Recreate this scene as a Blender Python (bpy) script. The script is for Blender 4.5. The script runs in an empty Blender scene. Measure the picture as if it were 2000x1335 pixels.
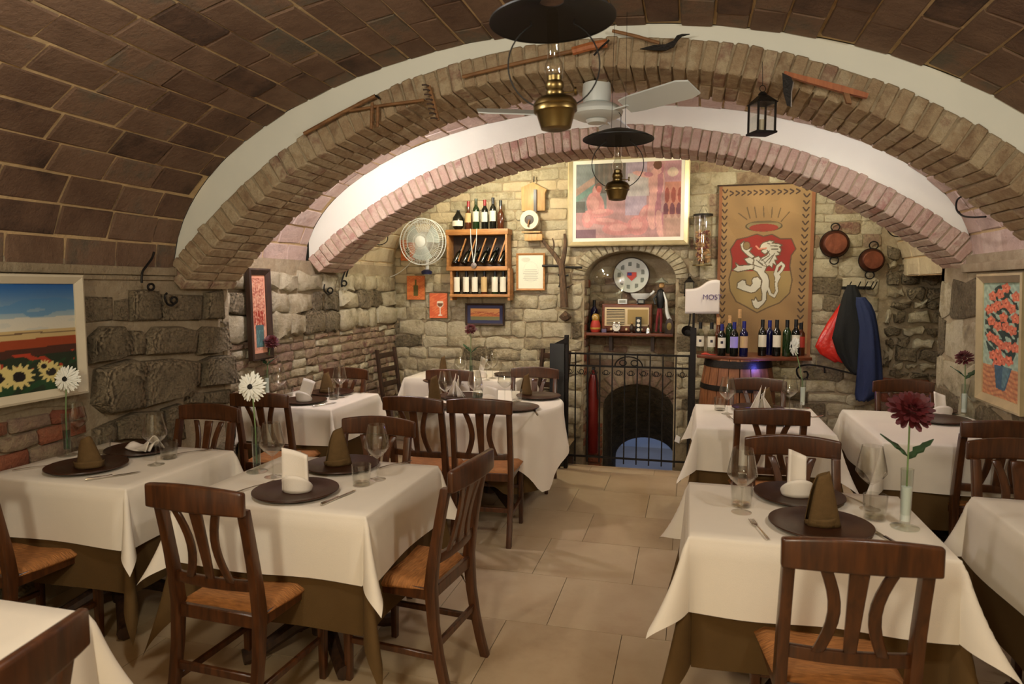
import bpy, bmesh, math, random
import numpy as np
from mathutils import Vector, Matrix, Euler
random.seed(7); rng = np.random.default_rng(7)
R = math.radians; PI = math.pi
SC = bpy.context.scene; COL = SC.collection
# ------------------------------------------------------------------ camera
F, CX, CY, H = 1333.0, 1000.0, 667.5, 1.62
PHI = math.atan((CY-560.0)/F); PSI = math.atan(350.0/F*math.cos(PHI))
cd = bpy.data.cameras.new('camera'); cam = bpy.data.objects.new('camera', cd); COL.objects.link(cam)
cd.sensor_width = 36; cd.lens = 36*F/2000; cd.clip_start = .05; cd.clip_end = 60
cd.dof.use_dof = True; cd.dof.focus_distance = 4.6; cd.dof.aperture_fstop = 4.5
cam.location = (0, 0, H); cam.rotation_euler = (PI/2-PHI, 0, PSI); SC.camera = cam
FW = Vector((-math.sin(PSI)*math.cos(PHI), math.cos(PSI)*math.cos(PHI), -math.sin(PHI)))
RT = Vector((math.cos(PSI), math.sin(PSI), 0)); UP = RT.cross(FW); CAM = Vector((0, 0, H))
def ray(px, py): return FW+RT*((px-CX)/F)-UP*((py-CY)/F)
def at_z(px, py, z): d = ray(px, py); return CAM+d*((z-H)/d.z)      # where the ray meets a level plane
def at_y(px, py, y): d = ray(px, py); return CAM+d*(y/d.y)          # ... a plane parallel to the back wall
def at_x(px, py, x): d = ray(px, py); return CAM+d*(x/d.x)          # ... a plane parallel to the side walls
# ------------------------------------------------------------------ light
w = bpy.data.worlds.new('world'); SC.world = w; w.use_nodes = True
w.node_tree.nodes['Background'].inputs[0].default_value = (1, .86, .62, 1); w.node_tree.nodes['Background'].inputs[1].default_value = .02
vs = SC.view_settings; vs.view_transform = 'Standard'; vs.look = 'None'; vs.gamma = 1; vs.exposure = -.06; vs.use_curve_mapping = False
def lamp(name, loc, watts, col, rad=.06, kind='POINT', aim=None, spot=110, blend=.6):
    ld = bpy.data.lights.new(name, kind); ld.energy = watts; ld.color = col; ld.shadow_soft_size = rad
    if kind == 'SPOT': ld.spot_size = R(spot); ld.spot_blend = blend
    o = bpy.data.objects.new(name, ld); COL.objects.link(o); o.location = loc
    if aim: o.rotation_euler = (Vector(aim)-Vector(loc)).to_track_quat('-Z', 'Y').to_euler()
    return o
WHITE = (1, .97, .90); WARM = (1, .93, .76); COOL = (.93, .90, 1.0); YEL = (1, .99, .84)
lamp('dining_room_lamp', (1.0, 1.5, 2.45), 42, WHITE, .09)
lamp('dining_room_lamp', (-1.3, 1.4, 2.5), 43, WHITE, .09)
lamp('dining_room_lamp', (-.7, -.9, 2.3), 125, WARM, .14)
lamp('arch_lamp', (-2.45, 4.32, 2.58), 58, COOL, .05)
lamp('arch_lamp', (1.05, 4.32, 2.66), 26, COOL, .05)
lamp('rear_arch_lamp', (-1.9, 6.08, 2.72), 50, YEL, .05)
lamp('rear_arch_lamp', (.75, 6.08, 2.66), 28, YEL, .05)
lamp('cellar_lamp', (-.6, 10.0, .55), 22, (.25, .38, 1), .08)
lamp('blue_bar_lamp', (.60, 6.40, .90), 1.6, (.12, .14, 1), .02)
# ------------------------------------------------------------------ materials
def lin(c):
    return tuple(((x/255)/12.92 if x/255 <= .04045 else ((x/255+.055)/1.055)**2.4) for x in c)
def rgba(c): return lin(c)+(1,)
MATS = {}
def new_mat(name):
    m = bpy.data.materials.new(name); m.use_nodes = True; MATS[name] = m
    nt = m.node_tree; return m, nt, nt.nodes['Principled BSDF']
def plain(name, col, rough=.5, metal=0, bump=0, bscale=60, var=.0, vscale=6, spec=.5, emit=None, stretch=None, coat=0):
    m, nt, b = new_mat(name); N, L = nt.nodes, nt.links
    b.inputs['Base Color'].default_value = rgba(col); b.inputs['Roughness'].default_value = rough; b.inputs['Metallic'].default_value = metal
    b.inputs['Specular IOR Level'].default_value = spec
    if coat: b.inputs['Coat Weight'].default_value = coat; b.inputs['Coat Roughness'].default_value = .12
    if emit: b.inputs['Emission Color'].default_value = rgba(emit[0]); b.inputs['Emission Strength'].default_value = emit[1]
    if bump or var:
        tc = N.new('ShaderNodeTexCoord'); src = tc.outputs['Object']
        if stretch:
            mp = N.new('ShaderNodeMapping'); mp.inputs['Scale'].default_value = stretch; L.new(src, mp.inputs[0]); src = mp.outputs[0]
    if var:
        n = N.new('ShaderNodeTexNoise'); n.inputs['Scale'].default_value = vscale; n.inputs['Detail'].default_value = 5; L.new(src, n.inputs['Vector'])
        r = N.new('ShaderNodeValToRGB'); c = lin(col)
        r.color_ramp.elements[0].position = .3; r.color_ramp.elements[1].position = .7
        r.color_ramp.elements[0].color = tuple(x*(1-var) for x in c)+(1,); r.color_ramp.elements[1].color = tuple(min(1, x*(1+var)) for x in c)+(1,)
        L.new(n.outputs[0], r.inputs[0]); L.new(r.outputs[0], b.inputs['Base Color'])
    if bump:
        n = N.new('ShaderNodeTexNoise'); n.inputs['Scale'].default_value = bscale; n.inputs['Detail'].default_value = 6; L.new(src, n.inputs['Vector'])
        bp = N.new('ShaderNodeBump'); bp.inputs['Strength'].default_value = bump; bp.inputs['Distance'].default_value = .01
        L.new(n.outputs[0], bp.inputs['Height']); L.new(bp.outputs[0], b.inputs['Normal'])
    return m
def masonry_mat(name, cols, rough=.9, scale=5, bump=.6, bscale=28, dist=.02, rnd=.75, pits=False):
    """stone / brick: every piece its own tone (object random) broken up by noise in world space"""
    m, nt, b = new_mat(name); N, L = nt.nodes, nt.links
    g = N.new('ShaderNodeNewGeometry'); oi = N.new('ShaderNodeObjectInfo')
    n = N.new('ShaderNodeTexNoise'); n.inputs['Scale'].default_value = scale; n.inputs['Detail'].default_value = 8; n.inputs['Roughness'].default_value = .65
    L.new(g.outputs['Position'], n.inputs['Vector'])
    a = N.new('ShaderNodeMath'); a.operation = 'MULTIPLY_ADD'; L.new(oi.outputs['Random'], a.inputs[0]); a.inputs[1].default_value = rnd
    s = N.new('ShaderNodeMath'); s.operation = 'MULTIPLY_ADD'; L.new(n.outputs[0], s.inputs[0]); s.inputs[1].default_value = 1.5; s.inputs[2].default_value = -.75+.5*(1-rnd)
    L.new(s.outputs[0], a.inputs[2])
    r = N.new('ShaderNodeValToRGB'); e = r.color_ramp.elements
    while len(e) < len(cols): e.new(.5)
    for i, c in enumerate(cols): e[i].position = i/(len(cols)-1); e[i].color = rgba(c)
    L.new(a.outputs[0], r.inputs[0]); L.new(r.outputs[0], b.inputs['Base Color'])
    b.inputs['Roughness'].default_value = rough; b.inputs['Specular IOR Level'].default_value = .25
    n2 = N.new('ShaderNodeTexNoise'); n2.inputs['Scale'].default_value = bscale; n2.inputs['Detail'].default_value = 8; n2.inputs['Roughness'].default_value = .7
    L.new(g.outputs['Position'], n2.inputs['Vector'])
    bp = N.new('ShaderNodeBump'); bp.inputs['Strength'].default_value = min(1, bump*1.3); bp.inputs['Distance'].default_value = dist*2.6
    L.new(n2.outputs[0], bp.inputs['Height'])
    if pits:
        v = N.new('ShaderNodeTexVoronoi'); v.inputs['Scale'].default_value = 38; L.new(g.outputs['Position'], v.inputs['Vector'])
        b2 = N.new('ShaderNodeBump'); b2.inputs['Strength'].default_value = .8; b2.inputs['Distance'].default_value = .03
        L.new(v.outputs['Distance'], b2.inputs['Height']); L.new(bp.outputs[0], b2.inputs['Normal']); L.new(b2.outputs[0], b.inputs['Normal'])
    else: L.new(bp.outputs[0], b.inputs['Normal'])
    return m
def wood(name, c0, c1, rough=.35, scale=9, axis=(6, 6, .7), coat=.25):
    m, nt, b = new_mat(name); N, L = nt.nodes, nt.links
    tc = N.new('ShaderNodeTexCoord'); mp = N.new('ShaderNodeMapping'); mp.inputs['Scale'].default_value = axis; L.new(tc.outputs['Object'], mp.inputs[0])
    n = N.new('ShaderNodeTexNoise'); n.inputs['Scale'].default_value = scale; n.inputs['Detail'].default_value = 7; n.inputs['Distortion'].default_value = .6; L.new(mp.outputs[0], n.inputs['Vector'])
    r = N.new('ShaderNodeValToRGB'); r.color_ramp.elements[0].position = .32; r.color_ramp.elements[1].position = .68
    r.color_ramp.elements[0].color = rgba(c0); r.color_ramp.elements[1].color = rgba(c1)
    L.new(n.outputs[0], r.inputs[0]); L.new(r.outputs[0], b.inputs['Base Color'])
    b.inputs['Roughness'].default_value = rough; b.inputs['Coat Weight'].default_value = coat; b.inputs['Coat Roughness'].default_value = .2
    bp = N.new('ShaderNodeBump'); bp.inputs['Strength'].default_value = .12; bp.inputs['Distance'].default_value = .004
    L.new(n.outputs[0], bp.inputs['Height']); L.new(bp.outputs[0], b.inputs['Normal'])
    return m
def thin_glass(name, tint=(255, 255, 255), edge=1.0, rough=.02):
    """thin clear glass: see-through with Fresnel reflections at the surface"""
    m, nt, b = new_mat(name); N, L = nt.nodes, nt.links; N.remove(b)
    t = N.new('ShaderNodeBsdfTransparent'); t.inputs[0].default_value = rgba(tint)
    gl = N.new('ShaderNodeBsdfGlossy'); gl.inputs['Roughness'].default_value = rough; gl.inputs[0].default_value = (.95, .95, .95, 1)
    lw = N.new('ShaderNodeLayerWeight'); lw.inputs[0].default_value = .5; pw = N.new('ShaderNodeMath'); pw.operation = 'POWER'; pw.inputs[1].default_value = 3.2; L.new(lw.outputs['Facing'], pw.inputs[0])
    mu = N.new('ShaderNodeMath'); mu.operation = 'MULTIPLY_ADD'; mu.use_clamp = True; mu.inputs[1].default_value = .85*edge; mu.inputs[2].default_value = .05; L.new(pw.outputs[0], mu.inputs[0])
    mx = N.new('ShaderNodeMixShader'); L.new(mu.outputs[0], mx.inputs[0]); L.new(t.outputs[0], mx.inputs[1]); L.new(gl.outputs[0], mx.inputs[2])
    L.new(mx.outputs[0], N['Material Output'].inputs[0]); return m
def painted(name, rough=.55, bump=.25):
    m, nt, b = new_mat(name); N, L = nt.nodes, nt.links
    a = N.new('ShaderNodeAttribute'); a.attribute_name = 'paint'; L.new(a.outputs['Color'], b.inputs['Base Color']); b.inputs['Roughness'].default_value = rough
    n = N.new('ShaderNodeTexNoise'); n.inputs['Scale'].default_value = 90; g = N.new('ShaderNodeNewGeometry'); L.new(g.outputs['Position'], n.inputs['Vector'])
    bp = N.new('ShaderNodeBump'); bp.inputs['Strength'].default_value = bump; bp.inputs['Distance'].default_value = .004; L.new(n.outputs[0], bp.inputs['Height']); L.new(bp.outputs[0], b.inputs['Normal'])
    return m
tile_m = masonry_mat('terracotta_tile', [(78, 60, 48), (108, 82, 64), (118, 92, 72), (132, 104, 82), (106, 96, 80)], .85, 4, .5, 30, .012, .8)
tile2_m = masonry_mat('pink_tile', [(178, 152, 138), (206, 180, 164), (194, 166, 150), (218, 196, 180)], .85, 5, .5, 30, .012, .7)
tile3_m = masonry_mat('cream_tile', [(196, 176, 140), (214, 196, 160), (186, 164, 132)], .85, 5, .5, 30, .012, .7)
mort_m = masonry_mat('vault_mortar', [(166, 138, 100), (202, 172, 126), (150, 122, 90)], .95, 6, .4, 40, .01, 0)
wmort_m = masonry_mat('wall_mortar', [(146, 128, 100), (168, 150, 120), (192, 178, 148)], .95, 7, .7, 30, .008, 0)
brick1_m = masonry_mat('arch_brick', [(158, 130, 100), (194, 170, 134), (178, 150, 116), (206, 186, 150), (166, 132, 108)], .9, 9, .6, 34, .014, .8)
brick2_m = masonry_mat('pink_arch_brick', [(186, 150, 132), (206, 180, 158), (198, 164, 144), (212, 192, 168), (182, 140, 124)], .9, 9, .6, 34, .014, .85)
stone_m = masonry_mat('rough_stone', [(110, 98, 76), (144, 128, 100), (162, 144, 114), (126, 112, 88)], .95, 9, .9, 22, .035, .6, True)
bstone_m = masonry_mat('pale_stone', [(150, 136, 108), (188, 174, 142), (202, 190, 160), (172, 156, 124), (136, 124, 102)], .92, 8, .8, 26, .011, .5)
wbrick_m = masonry_mat('wall_brick', [(150, 122, 96), (182, 156, 124), (166, 134, 114), (192, 168, 134), (160, 120, 102)], .92, 9, .8, 30, .02, .85)
rbrick_m = masonry_mat('red_brick', [(148, 84, 62), (176, 108, 78), (160, 118, 90)], .92, 9, .7, 30, .02, .8)
plaster_m = plain('white_plaster', (228, 226, 208), .9, bump=.15, bscale=18, var=.03, vscale=3)
floor_m = masonry_mat('polished_stone', [(158, 132, 100), (178, 154, 120), (188, 166, 132), (170, 142, 110)], .36, 2.2, .03, 60, .001, .35)
floor_m.node_tree.nodes['Principled BSDF'].inputs['Specular IOR Level'].default_value = .45
grout_m = plain('floor_grout', (146, 122, 92), .9)
chair_m = wood('chair_wood', (54, 28, 11), (88, 49, 21), .36, 9, (5, 5, .6), .3)
dwood_m = wood('dark_wood', (40, 24, 14), (66, 42, 24), .5, 9, (5, 5, .6), .1)
shelf_m = wood('pine_wood', (150, 98, 50), (186, 130, 72), .5, 8, (.7, 5, 5), .05)
lwood_m = wood('light_wood', (166, 124, 70), (196, 156, 98), .55, 8, (4, 4, .8), .05)
tool_m = wood('old_tool_wood', (110, 74, 42), (146, 104, 62), .7, 8, (1, 5, 5), 0)
rush_m = plain('woven_rush', (166, 108, 54), .75, bump=.8, bscale=26, var=.3, vscale=22, stretch=(1, 6, 1))
cloth_m = plain('cream_tablecloth', (228, 218, 200), .85, bump=.12, bscale=420, var=.02, spec=.2)
brown_m = plain('brown_undercloth', (92, 70, 40), .9, bump=.15, bscale=300, var=.08, spec=.15)
nap_w = plain('cream_napkin', (232, 222, 206), .85, bump=.15, bscale=350, spec=.2)
nap_b = plain('brown_napkin', (98, 76, 46), .9, bump=.25, bscale=300, var=.1, vscale=40, spec=.15)
plate_m = plain('brown_charger', (56, 31, 18), .34, var=.15, vscale=14, spec=.35)
steel_m = plain('cutlery_steel', (210, 206, 198), .18, 1)
iron_m = plain('wrought_iron', (34, 29, 24), .55, .6, bump=.3, bscale=80)
black_m = plain('black_lacquer', (16, 15, 13), .5)
brass_m = plain('aged_brass', (128, 110, 70), .34, 1, var=.25, vscale=8, bump=.1, bscale=14)
copper_m = plain('aged_copper', (134, 80, 60), .45, .85, var=.3, vscale=9, bump=.3, bscale=30)
dcopper_m = plain('dark_copper', (92, 52, 38), .5, .8, var=.2, vscale=10)
gold_m = plain('gilded_frame', (200, 184, 144), .35, .5, var=.12, vscale=10)
cream_m = plain('cream_frame', (206, 194, 166), .5, var=.06)
mat_m = plain('picture_mat', (236, 230, 214), .8)
white_m = plain('white_paint', (232, 232, 226), .4)
fanw_m = plain('fan_white', (214, 218, 212), .4)
wire_m = plain('dark_wire', (22, 20, 18), .5, .4)
glass_m = thin_glass('clear_glass', (250, 250, 248), 1.1)
vaseglass_m = thin_glass('vase_glass', (246, 249, 247), 1.1)
frost_m = plain('frosted_filler', (226, 228, 220), .4)
water_m = thin_glass('vase_water', (206, 224, 220), .6)
green_m = plain('leaf_green', (44, 74, 40), .55, var=.25, vscale=30)
stem_m = plain('stem_green', (112, 136, 84), .5)
petal_w = plain('white_petal', (238, 238, 226), .6)
petal_r = plain('dark_red_petal', (78, 13, 16), .6, var=.3, vscale=40)
fcent_m = plain('flower_centre', (24, 22, 16), .8)
bot_dk = plain('dark_bottle_glass', (10, 14, 10), .08, spec=.7)
bot_gr = plain('green_bottle_glass', (22, 46, 18), .08, spec=.7)
bot_bl = plain('blue_bottle_glass', (12, 16, 60), .08, spec=.7)
bot_am = plain('amber_bottle_glass', (74, 34, 14), .1, spec=.7)
bot_cl = thin_glass('clear_bottle_glass', (232, 236, 226), 1.4)
label_m = plain('paper_label', (226, 218, 196), .7)
label_t = plain('tan_label', (196, 164, 112), .7)
label_r = plain('red_label', (176, 52, 36), .6)
ink_m = plain('dark_ink', (46, 40, 52), .7)
cap_r = plain('red_capsule', (150, 36, 34), .4); cap_k = plain('black_capsule', (18, 18, 20), .4); cap_b = plain('blue_capsule', (24, 30, 110), .4)
cork_m = plain('cork', (190, 148, 100), .9, bump=.4, bscale=120, var=.2, vscale=50)
paint_m = painted('painted_canvas'); banner_m = painted('painted_banner_cloth', .8, .4)
# ------------------------------------------------------------------ helpers
def tag(o, label=None, cat=None, group=None, kind=None):
    if label: o['label'] = label
    if cat: o['category'] = cat
    if group: o['group'] = group
    if kind: o['kind'] = kind
    return o
def thing(name, label, cat, loc=(0, 0, 0), rz=0, group=None, rot=None):
    o = bpy.data.objects.new(name, None); COL.objects.link(o); o.location = loc
    o.rotation_euler = rot if rot else (0, 0, rz); o.empty_display_size = .05
    return tag(o, label, cat, group)
def link(name, me, parent=None, loc=None, rot=None, scale=None):
    o = bpy.data.objects.new(name, me); COL.objects.link(o)
    if parent: o.parent = parent
    if loc is not None: o.location = loc
    if rot is not None: o.rotation_euler = rot
    if scale is not None: o.scale = scale
    return o
def copy_tree(o, parent=None):
    c = o.copy(); COL.objects.link(c); c.parent = parent
    for ch in list(o.children): copy_tree(ch, c)
    return c
class G:
    """collects shapes; build() links them as one mesh object"""
    def __init__(s): s.v = []; s.f = []
    def add(s, v, f):
        n = len(s.v); s.v += [tuple(p) for p in v]; s.f += [tuple(i+n for i in q) for q in f]; return s
    def box(s, c, d, rot=None):
        v = [Vector((x*d[0]/2, y*d[1]/2, z*d[2]/2)) for x in (-1, 1) for y in (-1, 1) for z in (-1, 1)]
        if rot is not None: m = Euler(rot).to_matrix(); v = [m @ p for p in v]
        return s.add([p+Vector(c) for p in v], [(0, 1, 3, 2), (4, 6, 7, 5), (0, 4, 5, 1), (2, 3, 7, 6), (0, 2, 6, 4), (1, 5, 7, 3)])
    def lathe(s, prof, n=24, c=(0, 0, 0), M=None, cap=True):
        v = []; f = []
        for r, z in prof:
            for k in range(n):
                a = 2*PI*k/n; p = Vector((r*math.cos(a), r*math.sin(a), z))
                if M is not None: p = M @ p
                v.append(p+Vector(c))
        for i in range(len(prof)-1):
            for k in range(n): f.append((i*n+k, i*n+(k+1) % n, (i+1)*n+(k+1) % n, (i+1)*n+k))
        if cap:
            if prof[0][0] > 1e-5: f.append(tuple(range(n-1, -1, -1)))
            if prof[-1][0] > 1e-5: f.append(tuple((len(prof)-1)*n+k for k in range(n)))
        return s.add(v, f)
    def tube(s, path, r, n=8, closed=False):
        P = [Vector(p) for p in path]; m = len(P); rr = r if isinstance(r, (list, tuple)) else [r]*m
        v = []; f = []; ref = None
        for i, p in enumerate(P):
            a = P[(i-1) % m] if (closed or i > 0) else P[i]; b = P[(i+1) % m] if (closed or i < m-1) else P[i]
            t = (b-a).normalized()
            if ref is None: ref = t.orthogonal()
            ref = (ref-t*ref.dot(t)).normalized(); q = t.cross(ref)
            for k in range(n):
                an = 2*PI*k/n; v.append(p+(ref*math.cos(an)+q*math.sin(an))*rr[i])
        for i in range(m if closed else m-1):
            for k in range(n): f.append((i*n+k, i*n+(k+1) % n, ((i+1) % m)*n+(k+1) % n, ((i+1) % m)*n+k))
        if not closed: f.append(tuple(range(n-1, -1, -1))); f.append(tuple((m-1)*n+k for k in range(n)))
        return s.add(v, f)
    def posts(s, secs):
        """rectangular sections stacked along z: (x,y,z,w,d)"""
        v = []; f = []
        for x, y, z, a, b in secs: v += [(x-a/2, y-b/2, z), (x+a/2, y-b/2, z), (x+a/2, y+b/2, z), (x-a/2, y+b/2, z)]
        for i in range(len(secs)-1):
            for k in range(4): f.append((i*4+k, i*4+(k+1) % 4, i*4+4+(k+1) % 4, i*4+4+k))
        n = len(secs)*4; f += [(3, 2, 1, 0), (n-4, n-3, n-2, n-1)]
        return s.add(v, f)
    def rails(s, secs):
        """rectangular sections strung along x: (x,y,z,d,h)"""
        v = []; f = []
        for x, y, z, d, h in secs: v += [(x, y-d/2, z-h/2), (x, y+d/2, z-h/2), (x, y+d/2, z+h/2), (x, y-d/2, z+h/2)]
        for i in range(len(secs)-1):
            for k in range(4): f.append((i*4+k, i*4+4+k, i*4+4+(k+1) % 4, i*4+(k+1) % 4))
        n = len(secs)*4; f += [(0, 1, 2, 3), (n-1, n-2, n-3, n-4)]
        return s.add(v, f)
    def prism(s, poly, t, M=None):
        """polygon in xz (front at y=-t/2) extruded along y"""
        n = len(poly); v = [Vector((x, -t/2, z)) for x, z in poly]+[Vector((x, t/2, z)) for x, z in poly]
        if M is not None: v = [M @ p for p in v]
        return s.add(v, [tuple(range(n)), tuple(range(2*n-1, n-1, -1))]+[(i, i+n, (i+1) % n+n, (i+1) % n) for i in range(n)])
    def build(s, name, mat, parent=None, smooth=False, bevel=0, loc=None, rot=None, seg=2, angle=.7):
        me = bpy.data.meshes.new(name); me.from_pydata(s.v, [], s.f)
        bm = bmesh.new(); bm.from_mesh(me); bmesh.ops.recalc_face_normals(bm, faces=bm.faces)
        if bevel: bmesh.ops.bevel(bm, geom=[e for e in bm.edges if len(e.link_faces) == 2 and e.calc_face_angle(0) > .35], offset=bevel, segments=seg, affect='EDGES', profile=.6, clamp_overlap=True)
        bm.to_mesh(me); bm.free(); me.materials.append(mat)
        if smooth or bevel: me.shade_smooth(); me.set_sharp_from_angle(angle=angle)
        return link(name, me, parent, loc, rot)
def sheet(fn, nu, nv, closeu=False):
    """grid surface from fn(u,v) -> point"""
    v = [fn(i/nu, j/nv) for j in range(nv+1) for i in range(nu+(0 if closeu else 1))]; w_ = nu+(0 if closeu else 1)
    f = [(j*w_+i, j*w_+(i+1) % w_, (j+1)*w_+(i+1) % w_, (j+1)*w_+i) for j in range(nv) for i in range(nu)]
    return v, f
def thick(o, t, off=0):
    m = o.modifiers.new('thickness', 'SOLIDIFY'); m.thickness = t; m.offset = off; return o
def canvas(name, wdt, hgt, nx, ny, fn, mat, parent, loc=(0, 0, 0), bulge=None):
    """flat print: a fine grid in xz facing -y whose vertex colours are computed by fn(u,v) (v up)"""
    u, v = np.meshgrid(np.linspace(0, 1, nx), np.linspace(0, 1, ny)); u = u.ravel(); v = v.ravel()
    col = np.clip(fn(u, v), 0, 255)/255.0
    col = np.where(col <= .04045, col/12.92, ((col+.055)/1.055)**2.4)
    y = bulge(u, v) if bulge is not None else np.zeros_like(u)
    co = np.stack([(u-.5)*wdt, y, v*hgt], 1)
    me = bpy.data.meshes.new(name)
    i = np.arange((nx-1)*(ny-1)); a = (i//(nx-1))*nx+i % (nx-1)
    fc = np.stack([a, a+1, a+1+nx, a+nx], 1)
    me.from_pydata(co.tolist(), [], fc.tolist())
    at = me.color_attributes.new('paint', 'FLOAT_COLOR', 'POINT')
    at.data.foreach_set('color', np.concatenate([col, np.ones((len(u), 1))], 1).astype(np.float32).ravel())
    me.materials.append(mat); me.shade_smooth()
    return link(name, me, parent, loc)
def inside(u, v, poly):
    r = np.zeros(u.shape, bool); n = len(poly)
    for i in range(n):
        x0, y0 = poly[i]; x1, y1 = poly[i-1]
        if y0 == y1: continue
        c = ((y0 > v) != (y1 > v)) & (u < (x1-x0)*(v-y0)/(y1-y0)+x0); r ^= c
    return r
def ell(u, v, cx, cy, rx, ry, rot=0):
    a = math.cos(rot); b = math.sin(rot); x = (u-cx)*a+(v-cy)*b; y = -(u-cx)*b+(v-cy)*a
    return (x/rx)**2+(y/ry)**2
def seg(u, v, p, q):
    dx, dy = q[0]-p[0], q[1]-p[1]; t = np.clip(((u-p[0])*dx+(v-p[1])*dy)/(dx*dx+dy*dy), 0, 1)
    return np.hypot(u-p[0]-t*dx, v-p[1]-t*dy)
def mixc(c, m, col, k=1.0):
    m = (np.asarray(m).astype(float)*k)[:, None]; return c*(1-m)+np.array(col, float)*m
def nz(u, v, s, seed=0):
    """cheap smooth noise 0..1"""
    r = np.random.default_rng(seed); o = np.zeros_like(u)
    for k in range(10):
        a, b, c = r.normal(0, s, 2).tolist()+[r.uniform(0, 6.28)]; o += np.sin(u*a+v*b+c)
    return np.clip(.5+o/9, 0, 1)
# ---------------------------------------------------------------- masonry pieces
def stone_mesh(poly, depth, name, rough=1.0):
    """a dressed lump: polygon in its own plane (a,b), swelling along c; returns mesh centred on the polygon"""
    n = len(poly); cx = sum(p[0] for p in poly)/n; cy = sum(p[1] for p in poly)/n
    v = []; f = []
    for sc, dp in ((1, -.015), (.985, depth*.6), (.88, depth)):
        for p in poly:
            j = random.uniform(-.14, .14)*depth*rough if dp > 0 else 0
            v.append(((p[0]-cx)*sc, (p[1]-cy)*sc, dp+j))
    v.append((0, 0, depth*random.uniform(.95, 1+.2*rough)))
    for i in range(2):
        for k in range(n): f.append((i*n+k, i*n+(k+1) % n, (i+1)*n+(k+1) % n, (i+1)*n+k))
    for k in range(n): f.append((2*n+k, 2*n+(k+1) % n, 3*n))
    me = bpy.data.meshes.new(name); me.from_pydata(v, [], f); me.shade_smooth(); me.set_sharp_from_angle(angle=1.1)
    return me, cx, cy
class Plane:
    """wall plane: a along 'da', b up, c out of the wall"""
    def __init__(s, o, da, dc): s.o = Vector(o); s.da = Vector(da); s.dc = Vector(dc); s.db = Vector((0, 0, 1)); s.M = Matrix((s.da, s.db, s.dc)).transposed()
    def place(s, name, poly, depth, mat, parent, rough=1.0):
        if sum(poly[i-1][0]*poly[i][1]-poly[i][0]*poly[i-1][1] for i in range(len(poly))) < 0: poly = poly[::-1]
        me, cx, cy = stone_mesh(poly, depth, name, rough); me.materials.append(mat)
        o = link(name, me, parent); o.matrix_local = Matrix.Translation(s.o+s.da*cx+s.db*cy) @ s.M.to_4x4(); return o
    def quad(s, name, a0, a1, b0, b1, depth, mat, parent, jit=.01, gap=.004, rough=1.0):
        a0 += gap; a1 -= gap; b0 += gap; b1 -= gap; j = lambda k=1: random.uniform(-jit, jit)*k
        cr = min(a1-a0, b1-b0)*random.uniform(.08, .2); am = (a0+a1)/2
        poly = [(a0+cr+j(), b0+j()), (am, b0+j(.7)), (a1-cr+j(), b0+j()), (a1+j(.5), b0+cr), (a1+j(.5), b1-cr), (a1-cr+j(), b1+j()), (am, b1+j(.7)), (a0+cr+j(), b1+j()), (a0+j(.5), b1-cr), (a0+j(.5), b0+cr)]
        if a1-a0 < 2.2*cr: return None
        return s.place(name, poly, depth, mat, parent, rough)
    def courses(s, name, a0, a1, b0, b1, hh, ll, depth, mats, parent, skip=None, jit=.01, gap=.004, rough=1.0):
        b = b0
        while b < b1-.02:
            h = random.uniform(*hh); h = b1-b if b1-b-h < hh[0]*.6 else h
            a = a0-random.uniform(0, .6)*ll[1]
            while a < a1-.02:
                l = random.uniform(*ll); e = a+l; l0 = max(a, a0); l1 = min(e, a1)
                if a1-e < ll[0]*.4: l1 = a1; e = a1
                if l1-l0 > .05:
                    segs = [(l0, l1)]
                    if skip: segs = skip(l0, l1, b, b+h)
                    for p, q in segs:
                        if q-p > .04: s.quad(name, p, q, b, b+h, depth*random.uniform(.7, 1.3), random.choice(mats), parent, jit, gap, rough)
                a = e
            b += h
# ================================================================== THE SETTING
XL, XR, YB, YF = -3.20, 1.86, 7.20, -2.6           # left wall, right wall, back wall, wall behind the camera
XL2 = -3.28                                         # left wall beyond the first arch
A1 = dict(y0=3.68, y1=4.20, cx=-.61, cz=-.56, r=3.33, t=.155)
A2 = dict(y0=5.45, y1=5.93, cx=-.66, cz=-1.10, r=3.81, t=.165)
V1 = dict(cx=-.66, a=2.54, zs=1.72, b=1.27); V2 = dict(cx=-.72, a=2.62, zs=1.82, b=1.21); V3 = dict(cx=-.68, a=2.62, zs=1.72, b=1.42)
def vz(V, x): return V['zs']+V['b']*math.sqrt(max(0, 1-((x-V['cx'])/V['a'])**2))
def tile_meshes(name, a, b, t, mat, n=6):
    out = []
    for k in range(n):
        v = []; j = lambda: random.uniform(-.004, .004)
        for (x, y) in ((-1, -1), (1, -1), (1, 1), (-1, 1)): v.append((x*a/2+j(), y*b/2+j(), 0))
        for (x, y) in ((-1, -1), (1, -1), (1, 1), (-1, 1)): v.append((x*(a/2-.006)+j(), y*(b/2-.006)+j(), t+random.uniform(-.0025, .0025)))
        me = bpy.data.meshes.new(name); me.from_pydata(v, [], [(4, 5, 6, 7), (0, 1, 5, 4), (1, 2, 6, 5), (2, 3, 7, 6), (3, 0, 4, 7)]); me.materials.append(mat); out.append(me)
    return out
def in_frame(p, m=40):
    v = Vector(p)-CAM; z = v.dot(FW)
    if z < .3: return None
    x = CX+F*v.dot(RT)/z; y = CY-F*v.dot(UP)/z
    return z if -m < x < 2000+m and -m < y < 1335+m else None
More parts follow.
